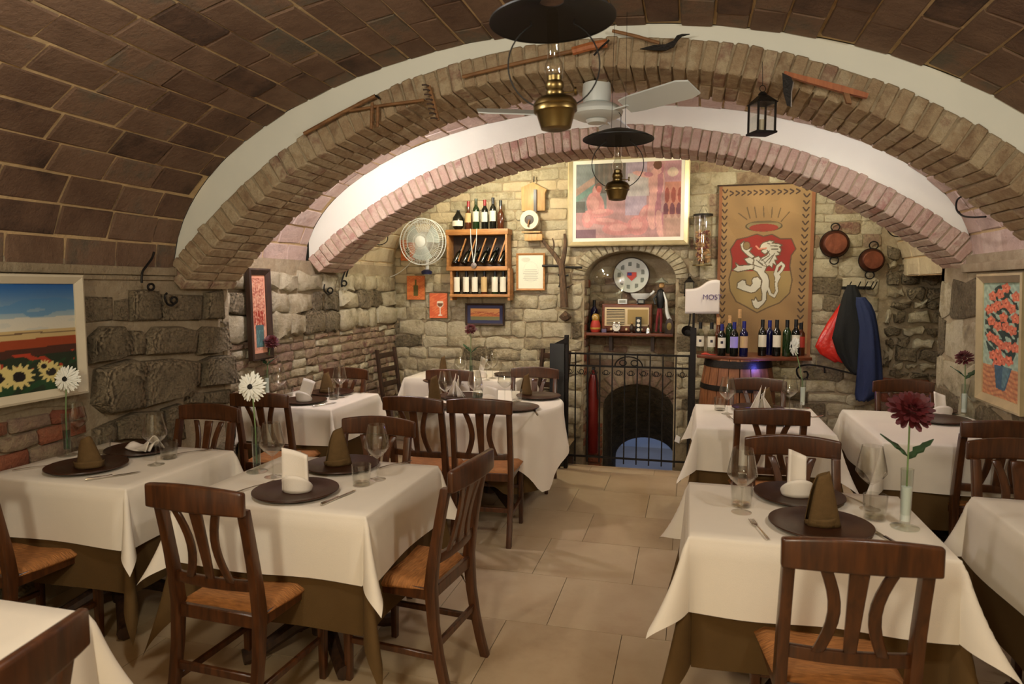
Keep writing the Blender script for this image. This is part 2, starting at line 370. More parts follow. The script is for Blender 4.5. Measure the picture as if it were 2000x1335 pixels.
def vault(label, V, y0, y1, mat, hc=.167, lc=.33, ymin=None, cap=300):
    ceil = None
    N = 240; T = np.linspace(0, PI, N+1); X = V['cx']-V['a']*np.cos(T); Z = V['zs']+V['b']*np.sin(T)
    S = np.concatenate([[0], np.cumsum(np.hypot(np.diff(X), np.diff(Z)))])
    g = G(); sh = np.linspace(0, PI, 61)
    pts = [(V['cx']-(V['a']+.004)*math.cos(t), V['zs']+(V['b']+.004)*math.sin(t)) for t in sh]
    for q in (0, .14):
        pass
    v = [(x, y, z) for x, z in pts for y in (y0, y1)]
    g.add(v, [(2*i, 2*i+2, 2*i+3, 2*i+1) for i in range(60)])
    pts2 = [(V['cx']-(V['a']+.16)*math.cos(t), V['zs']+(V['b']+.16)*math.sin(t)) for t in sh]
    g.add([(x, y, z) for x, z in pts2 for y in (y0, y1)], [(2*i, 2*i+1, 2*i+3, 2*i+2) for i in range(60)])
    ceil = g.build('ceiling', mort_m, smooth=True); tag(ceil, label, 'ceiling', kind='structure')
    ms = tile_meshes('tile', hc-.012, lc-.012, .008, mat)
    nc = max(1, round(S[-1]/hc)); hc2 = S[-1]/nc; items = []
    for i in range(nc):
        s = (i+.5)*hc2; x = np.interp(s, S, X); z = np.interp(s, S, Z)
        x1, z1 = np.interp(s+.02, S, X), np.interp(s+.02, S, Z); x0, z0 = np.interp(s-.02, S, X), np.interp(s-.02, S, Z)
        tg = Vector((x1-x0, 0, z1-z0)).normalized(); nrm = Vector((tg.z, 0, -tg.x)); yy = Vector((0, 1, 0))
        if nrm.dot(Vector((V['cx'], 0, V['zs']))-Vector((x, 0, z))) < 0: nrm = -nrm
        y = (ymin if ymin is not None else y0)-random.uniform(0, 1)*lc
        while y < y1:
            l = lc*random.choice((1, 1, 1, .92, 1.06)); c = y+l/2
            a, b = max(y, y0), min(y+l, y1)
            if b-a > .06: items.append((Vector((x, (a+b)/2, z)), tg, nrm, (b-a)/lc))
            y += l
    vis = [(in_frame(p), k) for k, (p, *_r) in enumerate(items)]
    order = sorted([k for d, k in vis if d is not None], key=lambda k: vis[k][0]); own = set(order[:cap]); rest = G()
    for k, (p, tg, nrm, sl) in enumerate(items):
        yy = nrm.cross(tg); M = Matrix((tg, yy, nrm)).transposed() @ Euler((R(random.uniform(-.9, .9)), R(random.uniform(-1.6, 1.6)), 0)).to_matrix()
        M4 = Matrix.Translation(p+nrm*random.uniform(-.003, .002)) @ M.to_4x4() @ Matrix.Diagonal((1, max(.1, (sl*lc-.012)/(lc-.012)), 1, 1))
        me = random.choice(ms)
        if k in own:
            o = link('tile', me, ceil); o.matrix_local = M4
        else: rest.add([M4 @ q.co for q in me.vertices], [tuple(q.vertices) for q in me.polygons])
    if rest.v:
        o = rest.build('vault_tiles', mat, ceil); tag(o, kind='stuff')
    return ceil
vault('brown terracotta tile barrel vault over the front tables', V1, YF, A1['y0']+.02, tile_m, ymin=.5)
vault('pinkish tile vault strip between the two brick arches', V2, A1['y1']-.02, A2['y0']+.02, tile2_m, cap=280)
vault('cream tile vault over the back wall', V3, A2['y1']-.02, YB+.3, tile3_m, cap=280)
def arch(name, A, Va, Vb, mat, label, th0, th1, n):
    root = G(); r, t, cx, cz, y0, y1 = A['r'], A['t'], A['cx'], A['cz'], A['y0'], A['y1']
    ths = [R(th0)+(R(th1)-R(th0))*i/90 for i in range(91)]
    P = lambda rr, th, y: (cx-rr*math.cos(th), y, cz+rr*math.sin(th))
    v = []; f = []
    for th in ths: v += [P(r+.012, th, y0+.014), P(r+t-.004, th, y0+.014), P(r+t-.004, th, y1-.014), P(r+.012, th, y1-.014)]
    for i in range(90):
        for k in range(4): f.append((4*i+k, 4*i+(k+1) % 4, 4*i+4+(k+1) % 4, 4*i+4+k))
    root.add(v, f); core = root.build(name, wmort_m, smooth=True); tag(core, label, 'arch', kind='structure')
    g = G(); xs = [cx-(r+t-.01)*math.cos(th) for th in ths]; zb = [cz+(r+t-.01)*math.sin(th) for th in ths]
    v = []; f = []
    for x, z in zip(xs, zb):
        za = max(vz(Va, x), z+.003); zc = max(vz(Vb, x), z+.003)
        v += [(x, y0+.022, z), (x, y0+.022, za), (x, y1-.022, zc), (x, y1-.022, z)]
    for i in range(90):
        for k in (0, 2): f.append((4*i+k, 4*i+(k+1) % 4, 4*i+4+(k+1) % 4, 4*i+4+k))
    g.add(v, f); g.build('plaster_band', plaster_m, core, smooth=True)
    da = (R(th1)-R(th0))/n; d = (y1-y0)/2; ms = []
    for k in range(8):
        v = []; j = lambda q=.004: random.uniform(-q, q); a0, a1 = -da/2*.90, da/2*.90
        for yy in (-d/2+.004, d/2-.004):
            for (rr, aa) in ((r, a0), (r, a1), (r+t, a1), (r+t, a0)):
                v.append((-rr*math.sin(aa)+j(), yy+j(.006), rr*math.cos(aa)+j(.005)))
        me0 = G().add(v, [(0, 1, 2, 3), (7, 6, 5, 4), (0, 4, 5, 1), (1, 5, 6, 2), (2, 6, 7, 3), (3, 7, 4, 0)])
        o = me0.build('brick', mat, None, bevel=.007, seg=1); ms.append(o.data); bpy.data.objects.remove(o)
    for i in range(n):
        th = R(th0)+da*(i+.5); rot = th-PI/2
        for q in (0, 1):
            o = link('brick', random.choice(ms), core, (cx, y0+d*(q+.5)+random.uniform(-.004, .004), cz), (0, rot, 0)); o.scale = (1, 1, 1+random.uniform(-.0015, .0015))
    return core
arch('wall_arch_front', A1, V1, V2, brick1_m, 'nearer tan brick arch carrying the farm tools', 40.5, 139.5, 82)
arch('wall_arch_rear', A2, V2, V3, brick2_m, 'farther pink brick arch before the back wall', 48.2, 131.8, 80)
# ---- floor, with a stairwell opening in front of the niche
WX0, WX1, WY = -1.17, .04, 6.10
g = G()
for (x0, x1, y0, y1) in ((XL2-.2, 2.8, YF, WY), (XL2-.2, WX0, WY, YB+.1), (WX1, 2.8, WY, YB+.1)): g.box(((x0+x1)/2, (y0+y1)/2, -.08), (x1-x0, y1-y0, .14))
floor = g.build('floor', grout_m); tag(floor, 'polished beige stone floor of large slabs', 'floor', kind='structure')
ts = .56
for i in range(-6, 6):
    for j in range(1, 13):
        x0 = -.28+i*ts+(.0 if j % 2 else .2); x1 = x0+ts; y0 = .3+(j-1)*ts; y1 = y0+ts
        x0, x1, y1 = max(x0, XL2), min(x1, 2.6 if y0 > 5.9 else XR), min(y1, YB)
        rects = [(x0, x1, y0, y1)]
        if y1 > WY and x1 > WX0 and x0 < WX1:
            rects = [(x0, x1, y0, WY)] if y0 < WY else []
            yy = max(y0, WY)
            if x0 < WX0: rects.append((x0, WX0, yy, y1))
            if x1 > WX1: rects.append((WX1, x1, yy, y1))
        for (a, b, c, d) in rects:
            if b-a > .03 and d-c > .03:
                G().box(((a+b)/2, (c+d)/2, -.006), (b-a-.003, d-c-.003, .012)).build('floor_tile', floor_m, floor)
# ---- left wall, first bay
PL = Plane((XL, 0, 0), (0, 1, 0), (1, 0, 0))
g = G().box((XL-.1, (YF+A1['y1'])/2, .88), (.2, A1['y1']-YF, 1.78)); wall_l = g.build('wall_left', wmort_m); tag(wall_l, 'left wall of rough stone blocks under the vault', 'wall', kind='structure')
def crop_poly(pts, ox, oy, s): return [(lambda p: (p.y, p.z))(at_x(ox+x/s, oy+y/s, XL+.03)) for x, y in pts]
BIG = [([(100, 560), (130, 430), (230, 340), (400, 340), (460, 450), (480, 590), (330, 640), (110, 670)], .06), ([(480, 380), (570, 380), (600, 480), (590, 585), (480, 600)], .045),
       ([(600, 440), (680, 345), (900, 340), (1040, 380), (1030, 570), (800, 585), (600, 590)], .06), ([(1045, 400), (1120, 340), (1290, 350), (1335, 540), (1200, 585), (1060, 590)], .07),
       ([(150, 1020), (165, 830), (175, 720), (300, 670), (470, 625), (550, 645), (550, 850), (540, 1060), (250, 1100)], .09), ([(560, 645), (860, 620), (1045, 645), (1050, 830), (900, 960), (560, 1055)], .08),
       ([(1062, 650), (1180, 600), (1330, 590), (1350, 700), (1360, 840), (1062, 870)], .09), ([(160, 1240), (330, 1160), (345, 1330), (170, 1420)], .05),
       ([(345, 1160), (500, 1090), (735, 1075), (745, 1330), (350, 1330)], .07), ([(755, 1060), (900, 1010), (930, 1330), (760, 1330)], .06), ([(980, 900), (1110, 920), (1100, 1010), (960, 1010)], .035),
       ([(1120, 920), (1340, 885), (1340, 1010), (1120, 1010)], .045), ([(480, 30), (620, 20), (735, 40), (745, 290), (480, 300)], .035), ([(760, 60), (1110, 70), (1095, 290), (760, 290)], .03),
       ([(1130, 50), (1260, 30), (1265, 280), (1115, 280)], .06), ([(360, 120), (470, 100), (470, 300), (350, 290)], .02), ([(60, 80), (340, 90), (340, 290), (80, 310)], .012), ([(1275, 300), (1335, 300), (1345, 560), (1340, 350)], .02)]
for pts, d in BIG: PL.place('stone', crop_poly(pts, 150, 560, 4.448), d, stone_m, wall_l, 1.2)
PL.courses('brick', .7, 2.98, .62, .98, (.085, .105), (.19, .27), .022, [rbrick_m, rbrick_m, wbrick_m], wall_l, jit=.008)
PL.courses('stone', .7, 3.6, .1, .62, (.16, .22), (.25, .45), .04, [stone_m], wall_l, jit=.02)
PL.courses('stone', 3.0, 4.18, .3, .72, (.16, .24), (.25, .4), .05, [stone_m], wall_l, jit=.02, skip=lambda a, b, c, d: [(max(a, 3.6), b)] if d < .63 and b > 3.6 else ([(a, b)] if c > .61 else []))
PL.courses('stone', .7, 2.95, 1.0, 1.66, (.2, .26), (.4, .6), .012, [bstone_m], wall_l, jit=.02)
g = G().box((XL+.012, (YF+A1['y0'])/2, 1.715), (.05, A1['y0']-YF, .05)).box((XL+.006, (YF+A1['y0'])/2, 1.675), (.025, A1['y0']-YF, .03))
tag(g.build('trim_1', wmort_m, bevel=.008), 'stone ledge where the vault springs from the left wall', 'ledge', kind='structure')
# ---- left wall beyond the first arch
PL2 = Plane((XL2, 0, 0), (0, 1, 0), (1, 0, 0)); y_a, y_b = A1['y1'], YB
g = G().box((XL2-.1, (y_a+y_b)/2, .92), (.2, y_b-y_a+.02, 1.86)).box(((XL+XL2)/2-.05, y_a-.03, .88), (.2, .06, 1.76)); wall_l2 = g.build('wall_left', wmort_m); tag(wall_l2, 'far left wall of thin courses of old brick', 'wall', kind='structure')
PL2.courses('brick', y_a, y_b, .3, 1.2, (.07, .085), (.15, .27), .02, [wbrick_m, wbrick_m, wbrick_m, bstone_m], wall_l2, jit=.012, gap=.005, rough=1.6)
PL2.courses('stone', y_a, y_b, 1.2, 1.74, (.15, .21), (.2, .42), .045, [bstone_m, bstone_m, stone_m], wall_l2, jit=.03, rough=1.5)
# ---- right wall (first two bays) with its ledge
PR = Plane((XR, 0, 0), (0, -1, 0), (-1, 0, 0))
g = G().box((XR+.1, (YF+A2['y1'])/2, .92), (.2, A2['y1']-YF, 1.84)); wall_r = g.build('wall_right', wmort_m); tag(wall_r, 'right wall of pale worn stone', 'wall', kind='structure')
PR.courses('stone', -A2['y1'], -1.6, .1, 1.66, (.2, .3), (.25, .5), .012, [bstone_m, bstone_m, stone_m], wall_r, jit=.035, rough=1.6)
g = G().box((XR-.012, (YF+A2['y0'])/2, 1.75), (.05, A2['y0']-YF, .06)); tag(g.build('trim_2', wmort_m, bevel=.01), 'stone ledge where the vault springs from the right wall', 'ledge', kind='structure')
# ---- back wall: two sides and the head over the arched niche
NX0, NX1, NZS, NZA, ND = at_y(1141, 600, YB).x, at_y(1319, 600, YB).x, 1.70, at_y(1230, 489, YB).z, .36
NC = (NX0+NX1)/2; NA = (NX1-NX0)/2
def nz_arch(x): return NZS+(NZA-NZS)*math.sqrt(max(0, 1-((x-NC)/NA)**2))
g = G(); X0, X1 = XL2-.1, 2.7; ZT = 3.3
def facequad(x0, x1, z0, z1, y=YB): g.add([(x0, y, z0), (x1, y, z0), (x1, y, z1), (x0, y, z1)], [(0, 1, 2, 3)])
facequad(X0, NX0, -1.2, ZT); facequad(NX1, X1, -1.2, ZT)
nxs = [NC-NA*math.cos(PI*i/24) for i in range(25)]
for a, b in zip(nxs, nxs[1:]): g.add([(a, YB, nz_arch(a)), (b, YB, nz_arch(b)), (b, YB, ZT), (a, YB, ZT)], [(0, 1, 2, 3)])
for a, b in zip(nxs, nxs[1:]): g.add([(a, YB, nz_arch(a)), (b, YB, nz_arch(b)), (b, YB+ND, nz_arch(b)), (a, YB+ND, nz_arch(a))], [(0, 1, 2, 3)])
for x in (NX0, NX1): g.add([(x, YB, -1.2), (x, YB+ND, -1.2), (x, YB+ND, NZS), (x, YB, NZS)], [(0, 1, 2, 3)])
OX0, OX1 = at_y(1178, 780, YB+ND).x, at_y(1316, 780, YB+ND).x; OC = (OX0+OX1)/2; OA = (OX1-OX0)/2; OZS = .28; OZA = at_y(1246, 750, YB+ND).z
oz = lambda x: OZS+(OZA-OZS)*math.sqrt(max(0, 1-((x-OC)/OA)**2))
oxs = [OC-OA*math.cos(PI*i/20) for i in range(21)]; yb2 = YB+ND
facequad(NX0, OX0, -1.2, NZS, yb2); facequad(OX1, NX1, -1.2, NZS, yb2)
for a, b in zip(oxs, oxs[1:]): g.add([(a, yb2, oz(a)), (b, yb2, oz(b)), (b, yb2, NZS), (a, yb2, NZS)], [(0, 1, 2, 3)])
for a, b in zip(nxs, nxs[1:]): g.add([(a, yb2, NZS-.001), (b, yb2, NZS-.001), (b, yb2, nz_arch(b)), (a, yb2, nz_arch(a))], [(0, 1, 2, 3)])
wall_b = g.build('wall_back', wmort_m); tag(wall_b, 'back wall of pale stone and brick with an arched niche', 'wall', kind='structure')
PB = Plane((0, YB, 0), (1, 0, 0), (0, -1, 0))
def skip_niche(a, b, c, d):
    m = .5*(c+d); lo = 2; hi = -2
    top = NZA+.14
    if c > top: return [(a, b)]
    hw = NA+.02
    if m > NZS-.05: hw = (NA+.15)*math.sqrt(max(0, 1-((m-NZS)/(top-NZS))**2)) if m > NZS else NA+.15
    lo, hi = NC-hw, NC+hw
    out = []
    if a < lo: out.append((a, min(b, lo)))
    if b > hi: out.append((max(a, hi), b))
    return out
PB.courses('stone', XL2, NX0, .0, 1.66, (.11, .2), (.13, .42), .018, [bstone_m, bstone_m, bstone_m, bstone_m, bstone_m, bstone_m, stone_m], wall_b, skip_niche, jit=.022, rough=1.6)
PB.courses('stone', NX1, 1.74, .0, 1.9, (.09, .19), (.13, .38), .014, [bstone_m, bstone_m, bstone_m, bstone_m, bstone_m, bstone_m, stone_m], wall_b, skip_niche, jit=.022, rough=1.6)
PB.courses('stone', 1.78, 2.6, .75, 2.0, (.07, .15), (.1, .24), .045, [stone_m, bstone_m, stone_m], wall_b, jit=.03, gap=.016, rough=1.8)
PB.courses('brick', 1.78, 2.6, .0, .75, (.08, .1), (.2, .3), .02, [rbrick_m, wbrick_m], wall_b, jit=.01)
PB.courses('brick', XL2+.02, NX0+.12, 1.66, 2.98, (.075, .125), (.16, .34), .008, [bstone_m, bstone_m, tile3_m], wall_b, skip_niche, jit=.008, gap=.004)
PB.courses('brick', NX0+.12, NX1-.05, 1.9, 3.12, (.075, .125), (.16, .34), .008, [bstone_m, bstone_m, tile3_m], wall_b, skip_niche, jit=.008, gap=.004)
PB.courses('brick', NX1-.05, 1.74, 1.9, 3.02, (.07, .14), (.15, .34), .009, [bstone_m, bstone_m, wbrick_m], wall_b, skip_niche, jit=.012, gap=.004)
for i in range(23):                                   # brick ring of the niche head
    t0, t1 = PI*i/23, PI*(i+1)/23-.02; q = lambda k, t: (NC-(NA+k)*math.cos(t), NZS+(NZA-NZS+k)*math.sin(t))
    PB.place('brick', [q(.0, t0), q(.0, t1), q(.13, t1), q(.13, t0)], .02, bstone_m, wall_b, .6)
PB2 = Plane((0, yb2, 0), (1, 0, 0), (0, -1, 0))
for i in range(15):                                   # brick ring over the stair opening
    t0, t1 = PI*i/15, PI*(i+1)/15-.03; q = lambda k, t: (OC-(OA+k)*math.cos(t), OZS+(OZA-OZS+k)*math.sin(t))
    PB2.place('brick', [q(.0, t0), q(.0, t1), q(.17, t1), q(.17, t0)], .025, wbrick_m, wall_b, .6)
PB2.courses('brick', NX0, NX1, OZA+.19, NZS+.02, (.075, .09), (.2, .28), .014, [wbrick_m, bstone_m], wall_b, jit=.006)
PN = Plane((NX0, 0, 0), (0, 1, 0), (1, 0, 0))
PN.courses('brick', YB+.01, YB+ND, -.1, NZS, (.07, .085), (.15, .28), .012, [rbrick_m, wbrick_m, bstone_m], wall_b, jit=.006)
PB2.courses('brick', NX0, OX0, -.6, .1, (.075, .085), (.2, .26), .02, [rbrick_m], wall_b, jit=.006)
# ---- stairs down and the cellar beyond
g = G()
for k in range(8): g.box((OC, WY+.14+k*.3, -.95+(.76-k*.19)/2-.0), (WX1-WX0, .3, max(.02, .76-k*.19)))
tag(g.build('floor_stairs', wmort_m), 'stone stairs going down behind the iron gate', 'stairs', kind='structure')
g = G()
for x in (WX0, WX1): g.add([(x, WY, -1.2), (x, YB, -1.2), (x, YB, -.0), (x, WY, -.0)], [(0, 1, 2, 3)])
yt = 9.0; dzt = at_y(1246, 853, yt).z-OZA
def sec(y): k = (y-yb2)/(yt-yb2); return [(OX0, y, -1.2)]+[(x, y, oz(x)+dzt*k) for x in oxs]+[(OX1, y, -1.2)]
s0, s1 = sec(yb2), sec(yt); n = len(s0)
g.add(s0+s1, [(i, i+1, n+i+1, n+i) for i in range(n-1)])
for i in range(n-1): g.add([s1[i], s1[i+1], (s1[i+1][0], yt, 1.0), (s1[i][0], yt, 1.0)], [(0, 1, 2, 3)])
g.add([(-2.4, yt, -1.2), (OX0, yt, -1.2), (OX0, yt, 1), (-2.4, yt, 1), (OX1, yt, -1.2), (1.4, yt, -1.2), (1.4, yt, 1), (OX1, yt, 1)], [(0, 1, 2, 3), (4, 5, 6, 7)])
tunnel = g.build('wall_stairwell', stone_m); tag(tunnel, 'dark stone vault over the cellar stairs', 'stairwell', kind='structure')
g = G(); zf = -.95; ye = 11.0
g.add([(-2.4, WY, zf), (1.4, WY, zf), (1.4, ye, zf), (-2.4, ye, zf)], [(0, 1, 2, 3)]); tag(g.build('floor_cellar', floor_m), 'cellar floor lit blue at the foot of the stairs', 'floor', kind='structure')
g = G(); g.add([(-2.4, yt, zf), (-2.4, ye, zf), (1.4, ye, zf), (1.4, yt, zf), (-2.4, yt, 1), (-2.4, ye, 1), (1.4, ye, 1), (1.4, yt, 1)], [(0, 1, 5, 4), (1, 2, 6, 5), (2, 3, 7, 6), (4, 5, 6, 7)])
tag(g.build('wall_cellar', plaster_m), 'plastered cellar walls beyond the stairs', 'wall', kind='structure')
# ---- recess at the right end of the back wall
g = G().box((2.7, 6.6, 1.2), (.2, 1.4, 2.6)).box((2.28, A2['y1']-.03, .95), (.84, .06, 1.9)); wr2 = g.build('wall_right', wmort_m); tag(wr2, 'right side of the recess beyond the far arch', 'wall', kind='structure')
g = G().prism([(1.84, 2.12), (2.1, 2.0), (2.35, 1.82), (2.62, 1.6), (2.62, 2.9), (1.84, 2.9)], YB-A2['y1'], Matrix.Translation((0, (YB+A2['y1'])/2, 0)))
tag(g.build('trim_3', stone_m), 'dark rough stone lintel over the right recess', 'lintel', kind='structure')
# ---- wall behind the camera
g = G().box((-.67, YF-.1, 1.5), (5.6, .2, 3.2)); tag(g.build('wall_front', plaster_m), 'plain plastered wall behind the viewer', 'wall', kind='structure')
# ================================================================== CHAIRS
def make_chair():
    t = thing('dining_chair', 'x', 'chair')
    wf, wb, dp, zs, ht = .41, .36, .40, .455, .93           # front/back width, depth, seat height, total height
    yb, yf = -dp/2, dp/2
    def back(z):                                            # saber line of the rear posts
        if z < zs: k = 1-z/zs; return yb-.075*k**1.8
        k = (z-zs)/(ht-zs); return yb-.085*k**1.25
    for s in (-1, 1):
        zz = [0, .08, .18, .3, zs, .55, .65, .75, ht-.075]
        G().posts([(s*(wb/2), back(z), z, .034, .036+.012*math.exp(-((z-zs)/.15)**2)) for z in zz]).build('leg', chair_m, t, bevel=.005)
        G().posts([(s*(wf/2-.02), yf-.02, 0, .027, .027), (s*(wf/2-.02), yf-.02, .3, .034, .034), (s*(wf/2-.02), yf-.02, zs-.02, .038, .038)]).build('leg', chair_m, t, bevel=.005)
    sh = [-1, -.8, -.55, -.28, 0, .28, .55, .8, 1]
    G().rails([(x*(wb/2+.027), back(ht)-.012-.028*(1-x*x)+.0, ht-.046+.012*(1-x*x), .026, .084+.012*(1-x*x)) for x in sh]).build('top_rail', chair_m, t, bevel=.009, seg=3)
    zl = zs+.105
    G().rails([(x*(wb/2-.012), back(zl)-.018*(1-x*x), zl, .02, .04) for x in sh]).build('lower_rail', chair_m, t, bevel=.005)
    za, zb_ = zl+.01, ht-.085
    for s in (-1, 0, 1):
        secs = []
        for i in range(9):
            k = i/8; z = za+(zb_-za)*k; b = math.sin(PI*k)
            x = s*(.088-.034*b)
            bow = .018+.012*k
            secs.append((x, back(z)-bow, z, .036 if s == 0 else .034, .013))
        if s == 0: secs = [(0, y, z, .034+.02*k/8, d) for k, (x, y, z, w_, d) in enumerate(secs)]
        G().posts(secs).build('slat', chair_m, t, bevel=.003, seg=1)
    fr = G(); zr = zs-.032
    fr.box((0, yf-.02, zr), (wf-.05, .022, .05)); fr.box((0, yb, zr), (wb-.03, .022, .05))
    for s in (-1, 1): fr.box((s*(wf/2-.03), 0, zr), (.022, dp-.04, .05))
    fr.build('seat_frame', chair_m, t, bevel=.003, seg=1)
    def seatf(u, v):
        x = (u-.5)*(wb+(wf-wb)*v+.012); y = yb+.012+v*(dp+.008); e = min(u, 1-u, v, 1-v)
        return (x, y, zs-.012+.022*min(1, e/.09)**.5-.008*math.exp(-((u-.5)**2+(v-.5)**2)/.06))
    v, f = sheet(seatf, 12, 12); g = G().add(v, f)
    st = g.build('seat', rush_m, t, smooth=True); thick(st, .02, -1)
    for z, s in ((.17, -1), (.17, 1)): G().box((s*(wf/2-.028), (yf-.02+back(z))/2, z), (.018, yf-.02-back(z)-.02, .026)).build('stretcher', chair_m, t, bevel=.003, seg=1)
    G().box((0, yf-.02, .26), (wf-.06, .018, .026)).build('stretcher', chair_m, t, bevel=.003, seg=1)
    G().box((0, back(.22), .22), (wb-.03, .018, .03)).build('stretcher', chair_m, t, bevel=.003, seg=1)
    return t
chair0 = make_chair(); first = [True]
def chair(x, y, deg, label):
    """x,y = where the top rail stands; deg = direction the sitter faces, 0 = towards the back wall"""
    o = chair0 if first[0] else copy_tree(chair0); first[0] = False
    a = R(deg); off = Vector((0, .31)); c, s = math.cos(a), math.sin(a)
    o.location = (x-off.y*s, y+off.y*c, 0); o.rotation_euler = (0, 0, a); tag(o, label, 'chair', 'rush-seated wooden dining chairs'); return o
def chair_px(l, r, deg, label, z=.935):
    p = (at_z(*l, z)+at_z(*r, z))/2; return chair(p.x, p.y, deg, label)
chair_px((272, 937), (480, 962), -3, 'rush-seated wooden chair in front of the nearest table left of the aisle')
chair_px((885, 915), (965, 873), 84, 'rush-seated wooden chair standing sideways in the aisle at the nearest left table')
chair_px((675, 812), (808, 820), 180, 'wooden chair on the far side of the nearest left table, facing the viewer')
chair_px((355, 787), (468, 795), 178, 'wooden chair against the rough stone wall beyond the table under the sunflower painting')
chair_px((453, 766), (555, 769), 4, 'wooden chair in front of the table below the tall narrow painting')
chair_px((740, 772), (870, 779), -3, 'left one of two chairs backing onto the viewer at the round table')
chair_px((875, 778), (996, 781), 5, 'right one of two chairs backing onto the viewer at the round table, seat showing')
chair_px((1530, 1047), (1847, 1064), 4, 'large near wooden chair in front of the nearest table right of the aisle')
chair_px((1455, 850), (1640, 856), 182, 'wooden chair between the nearest right table and the one behind it, facing the viewer')
chair_px((1437, 797), (1581, 800), 5, 'wooden chair in front of the table by the wine barrel, back to the viewer')
chair_px((1432, 738), (1527, 741), 178, 'wooden chair between the wine barrel and its table')
chair(1.575, 3.97, 3, 'wooden chair in front of the table under the flower vase painting')
chair_px((1705, 742), (1822, 743), 183, 'wooden chair below the hanging blue coat')
chair_px((1922, 858), (2052, 862), 183, 'wooden chair cut by the right picture edge, facing the corner table')
chair_px((632, 718), (722, 720), 180, 'wooden chair against the thin brick wall under the small framed landscape')
chair_px((839, 722), (915, 722), 2, 'wooden chair between the round table and the table at the back wall')
chair(-1.27, 5.63, 182, 'wooden chair just left of the iron gate')
chair(-1.215, .95, 100, 'blurred dark wooden chair in the bottom left corner of the picture')
chair(-2.83, 1.98, -4, 'wooden chair at the left picture edge with its rush seat under the sunflower-painting table')
# ladder-back chairs by the back wall
def ladder_chair(p, rz, label):
    t = thing('ladder_back_chair', label, 'chair', p, rz, 'dark ladder-back chairs by the back wall')
    for s in (-1, 1):
        G().posts([(s*.18, -.2-(.07*max(0, (z-.45)/.55)), z, .034, .034) for z in (0, .45, .75, .97)]).build('leg', dwood_m, t, bevel=.004)
        G().posts([(s*.19, .17, z, .034, .034) for z in (0, .43)]).build('leg', dwood_m, t, bevel=.004)
    for z in (.60, .75, .90): G().rails([(x*.175, -.2-.07*(z-.45)/.55-.012*(1-x*x), z, .016, .055) for x in (-1, -.5, 0, .5, 1)]).build('slat', dwood_m, t, bevel=.003)
    G().box((0, -.015, .445), (.40, .40, .035)).build('seat', dwood_m, t, bevel=.008)
    for s in (-1, 1): G().box((s*.185, -.015, .2), (.02, .36, .025)).build('stretcher', dwood_m, t)
    return t
ladder_chair((-2.86, 6.62, 0), R(-95), 'dark ladder-back chair in the far left corner by the brick wall')
p = at_y(1040, 700, 6.75); ladder_chair((-1.48, 6.72, 0), R(150), 'dark ladder-back chair behind the table at the back wall')
# ================================================================== TABLES AND CLOTHS
TZ = .755
def table_base(name, label, x, y, a, b, rnd=False):
    t = thing(name, label, 'table', (x, y, 0), 0, 'dining tables under cloths')
    if rnd: G().lathe([(0, TZ-.03), (a-.01, TZ-.03), (a, TZ-.02), (a, TZ-.008), (a-.006, TZ-.003), (0, TZ-.003)], 40).build('tabletop', dwood_m, t, smooth=True)
    else: G().box((0, 0, TZ-.017), (2*a, 2*b, .028)).build('tabletop', dwood_m, t, bevel=.004)
    G().lathe([(.045, .06), (.05, .12), (.035, .2), (.04, .4), (.035, .6), (.06, TZ-.03)], 16).build('column', dwood_m, t, smooth=True)
    for k in range(4):
        q = PI/4+k*PI/2; c, s = math.cos(q), math.sin(q)
        G().tube([(c*r, s*r, z) for r, z in ((.02, .14), (.12, .12), (.22, .07), (.29, .04), (.34, .035))], [.035, .034, .03, .03, .033], 8).build('foot', dwood_m, t, smooth=True)
    return t
def drape(a, b, d, z, flare, seed, wav=.012, n=14, corner=.42, rad=.012):
    """square cloth over a rectangular top: sides hang, the four corners fall in pointed folds"""
    r = random.Random(seed); ph = [r.uniform(0, 6.28) for _ in range(8)]; fq = [r.uniform(7, 13) for _ in range(4)]
    def pt(s, t):
        sx, sy = (1 if s >= 0 else -1), (1 if t >= 0 else -1)
        ox, oy = max(0, abs(s)-a), max(0, abs(t)-b)
        if ox == 0 and oy == 0: return (s, t, z+.0006*math.sin(s*9+ph[0])*math.sin(t*8+ph[1]))
        rr = math.hypot(ox, oy); th = math.atan2(oy, ox)
        k = min(1, rr/.05); hang = rr-rad*.4*k
        along = t if ox > oy else s; q = 0 if ox > oy else 1
        rip = wav*math.sin(along*fq[q+(0 if (sx if q == 0 else sy) > 0 else 2)]+ph[2+q+(0 if (sx if q == 0 else sy) > 0 else 2)])*min(1, rr/d)**1.2
        if ox > 0 and oy > 0:
            sh = math.sin(2*th); p = rr*(flare+corner*sh*sh*(.6+.4*rr/d)) + rad*k+.004
            p = min(p, rr*.75+rad)
            dx, dy = p*math.cos(th), p*math.sin(th)
            return (sx*(a+dx), sy*(b+dy), z-math.sqrt(max(0, rr*rr-min(p, rr*.97)**2))*.98)
        p = rad*k+rr*flare+rip+.004
        zz = z-hang
        return (sx*(a+p), t, zz) if ox > 0 else (s, sy*(b+p), zz)
    def axis(h):
        inn = [h*(i/n*2-1) for i in range(n+1)]; out = [.006, .015, .03]+[d*(i+1)/11 for i in range(1, 11)]
        return [-h-o for o in reversed(out)]+inn+[h+o for o in out]
    S, T = axis(a), axis(b); v = [pt(s, t) for t in T for s in S]; m = len(S)
    return v, [(j*m+i, j*m+i+1, (j+1)*m+i+1, (j+1)*m+i) for j in range(len(T)-1) for i in range(m-1)]
